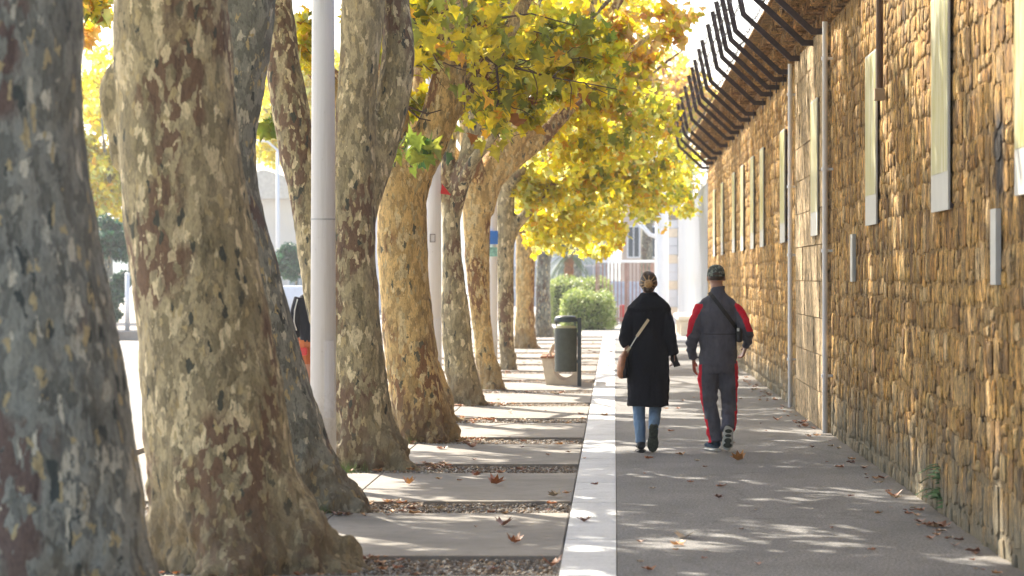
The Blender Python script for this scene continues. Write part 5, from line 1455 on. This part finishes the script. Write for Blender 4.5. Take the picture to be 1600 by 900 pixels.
# hills
mb = MB(); g = random.Random(4)
nx_ = 90
vs_ = []; fs_ = []
for j in range(8):
    for i in range(nx_ + 1):
        x = -520 + 640 * i / nx_; y = 520 + j * 45
        hgt = (27 + 14 * noise.noise(Vector((x / 90, 0.3, 1))) + 6 * noise.noise(Vector((x / 25, j * 0.5, 2)))) * math.sin(math.pi * min(1, j / 7.0)) * (1 if x < -40 else max(0, 1 - (x + 40) / 60))
        vs_.append((x, y, hgt - 2))
for j in range(7):
    for i in range(nx_):
        a = j * (nx_ + 1) + i; fs_.append((a, a + 1, a + nx_ + 2, a + nx_ + 1))
mb.add(vs_, fs_)
tag(mb.build("hills", simple("hill_scrub", (0.10, 0.15, 0.14), 0.9, 0.35, 0.02), smooth=True), "distant bluish hills", kind="structure")

# ------------------------------------------------------------------ fallen leaves, fern, moss
def curl_leaf(seed, c):
    g = random.Random(seed); V, Tt = LF; v = V.copy() - np.array((0, .4, 0), dtype=np.float32)
    v[:, 2] = g.uniform(0.5, 1.3) * np.abs(v[:, 0]) ** 1.3 + g.uniform(0.1, 0.7) * v[:, 1] ** 2 + np.array([g.uniform(-0.05, 0.07) for _ in v])
    v[:, 2] -= v[:, 2].min()
    return npmesh("fallen_leaf", v, Tt, np.tile(np.array(c), (len(v), 1)))
DRY = [(0.36, 0.13, 0.05), (0.25, 0.10, 0.05), (0.45, 0.22, 0.08), (0.18, 0.08, 0.05), (0.40, 0.30, 0.2)]
FL = [curl_leaf(i, DRY[i % 5]) for i in range(10)]
for m_ in FL: m_.materials.append(M_DRY)
def gp(px, py): d = F * EYE / (py - VY); return Vector(((px - VX) * d / F, d, 0.004))
named = [(777, 757, 0.17, 0, "large orange-brown leaf on the second slab from the front"), (745, 744, 0.10, 1, "small brown leaf left of the large orange one"),
         (815, 735, 0.13, 1, "brown curled leaf just beyond the large orange-brown one"), (912, 816, 0.13, 3, "dark leaf lying on the white band near the front"),
         (1152, 720, 0.17, 2, "tan curled leaf on the asphalt behind the man's feet"), (1396, 777, 0.15, 0, "russet leaf by the wall foot near the green fern"),
         (1473, 824, 0.17, 1, "dark red leaf at the wall foot, the closest one to the camera"), (1124, 779, 0.10, 3, "tiny dark leaf alone in the middle of the asphalt"),
         (1068, 841, 0.15, 4, "pale brown leaf on the near asphalt right of the white band"), (865, 776, 0.13, 4, "pale dry leaf on the second kerb from the front"),
         (806, 849, 0.13, 0, "orange leaf on the nearest slab"), (788, 822, 0.15, 1, "flat brown leaf upper right on the nearest slab"), (863, 886, 0.14, 0, "red-brown leaf in the nearest gravel pit"),
         (537, 708 + 90, 0.14, 0, "brown leaf beside the foot of the grey leaning trunk"), (960 - 320, 757, 0.12, 2, "orange leaf left on the second slab from the front"),
         (1060, 853, 0.12, 2, "orange-brown leaf just in front of the pale brown one"), (1380, 748, 0.12, 1, "small red leaf at the wall foot beyond the fern"),
         (1215, 657, 0.14, 0, "reddish leaf near the near white downpipe"), (690, 702, 0.13, 1, "brown leaf beyond the third kerb"), (738, 700, 0.15, 1, "curled brown leaf on the third slab")]
for i, (px, py, s, ci, lab) in enumerate(named):
    o = link("fallen_leaf", FL[ci + (5 if i % 2 else 0)], None, None, gp(px, py)); o.scale = (s * .8, s * .8, s * .8); o.rotation_euler = (0, 0, rnd.uniform(0, 6.28))
    tag(o, lab, "leaf", "fallen leaves on the ground")
g = np.random.default_rng(99)
n = 900
pos = np.stack([g.uniform(-3.5, 2.15, n), 13 + 60 * g.uniform(0, 1, n) ** 1.3, np.full(n, 0.006)], -1)
for q_, (bx_, by_, br_) in enumerate(((-2.1, 20.5, .62), (-2.05, 24.9, .5), (-2.0, 16.4, .65), (-1.95, 29.0, .45), (-2.0, 33.1, .45), (-1.9, 37.1, .4))):
    sl = slice(400 + q_ * 60, 460 + q_ * 60); aa = g.uniform(0, 6.28, 60); rr0 = br_ + np.abs(g.normal(0, 0.14, 60))
    pos[sl, 0] = bx_ + rr0 * np.cos(aa); pos[sl, 1] = by_ + rr0 * 0.9 * np.sin(aa); pos[sl, 2] = 0.004
pos[:160, 0] = 2.16 - np.abs(g.normal(0, 0.10, 160)); pos[160:330, 0] = g.uniform(-3.4, -0.4, 170)
kk = g.integers(-1, 12, 170); pos[160:330, 1] = KERB0 + PER * kk - g.uniform(0.1, 1.1, 170); pos[160:330, 2] = -0.004
PALS['dry'] = (DRY, [0.3, 0.25, 0.15, 0.2, 0.1])
V, Tt = LS; Vc = V - np.array((0, .4, 0), dtype=np.float32); Vc[:, 2] = 0.6 * np.abs(Vc[:, 0]) + 0.3 * Vc[:, 1] ** 2
ang = g.uniform(0, 6.28, n); sc = g.uniform(0.03, 0.10, n)
W = np.stack([(Vc[None, :, 0] * np.cos(ang)[:, None] - Vc[None, :, 1] * np.sin(ang)[:, None]), (Vc[None, :, 0] * np.sin(ang)[:, None] + Vc[None, :, 1] * np.cos(ang)[:, None]), np.repeat(Vc[None, :, 2], n, 0)], -1) * sc[:, None, None] + pos[:, None]
tint = np.repeat(np.array(DRY)[g.integers(0, 5, n)], len(Vc), 0)
TT = (Tt[None] + len(Vc) * np.arange(n)[:, None, None]).reshape(-1, 3)
o = link("leaf_litter", npmesh("leaf_litter", W.reshape(-1, 3), TT, tint), M_DRY); tag(o, "scattered small dry leaf fragments over the paving", "leaf litter", kind="stuff")

t = thing("fern", "small green fern growing from the foot of the stone wall", "plant", gp(1472, 800) + Vector((0.0, 0, 0.0)))
g_ = random.Random(2)
for k in range(16):
    mb = MB(); a = g_.uniform(1.9, 4.4); L = g_.uniform(0.10, 0.2)
    p = Vector((0.02, g_.uniform(-.1, .1), g_.uniform(0.08, 0.30))); dv = Vector((math.cos(a) * 0.6, math.sin(a), 0.7)).normalized()
    pts = [p.copy()]
    for q in range(5): dv = (dv + Vector((0, 0, -0.3))).normalized(); p = p + dv * L / 5; pts.append(p.copy())
    mb.tube(pts, 0.003, 4)
    for q in range(1, 6):
        for s in (-1, 1):
            td = (pts[q] - pts[q - 1]).normalized(); sd_ = td.cross(Vector((0, 0, 1))).normalized() * s
            e = pts[q] + (sd_ + td * 0.5).normalized() * 0.06
            mb.add([pts[q] - td * 0.018, pts[q] + td * 0.018, e], [(0, 1, 2)])
    mb.build("frond", simple("fern_green", (0.07, 0.15, 0.04), 0.6) if k == 0 else bpy.data.materials["fern_green"], t)
# grass tufts at the feet of the trunks
tv = []; tf = []
for (px, py, w, n_) in ((500, 792, 22, 240), (545, 732, 30, 220), (775, 606, 12, 90), (238, 880, 10, 100), (640, 688, 16, 60)):
    c = gp(px, py)
    for i in range(n_):
        x = c.x + rnd.gauss(0, w * c.y / F * 0.6); y = c.y + rnd.gauss(-0.35, 0.16); h_ = rnd.uniform(0.03, 0.10); a = rnd.uniform(0, 6.28)
        b0 = len(tv); tv += [(x, y, -0.04), (x + 0.006 * math.cos(a), y + 0.006 * math.sin(a), -0.04), (x + rnd.uniform(-.04, .04), y + rnd.uniform(-.03, .03), h_)]
        tf.append((b0, b0 + 1, b0 + 2))
o = link("grass", npmesh("grass", tv, tf), simple("grass_green", (0.14, 0.22, 0.05), 0.8)); tag(o, "short grass tufts at the feet of the trunks", "grass", kind="stuff")

# ------------------------------------------------------------------ haze
mb = MB(); mb.box(-2600, -210, -1.2, 2600, 5100, 48)
HZ = bpy.data.materials.new("haze_air"); HZ.use_nodes = True; nt = HZ.node_tree; nt.nodes.clear()
pv_ = nt.nodes.new("ShaderNodeVolumePrincipled"); pv_.inputs["Density"].default_value = 0.0006; pv_.inputs["Color"].default_value = (0.97, 0.98, 1, 1); pv_.inputs["Anisotropy"].default_value = 0.5
mo = nt.nodes.new("ShaderNodeOutputMaterial"); nt.links.new(pv_.outputs[0], mo.inputs["Volume"])
o = mb.build("haze", HZ); tag(o, "pale sunlit autumn haze in the air", "haze", kind="stuff")
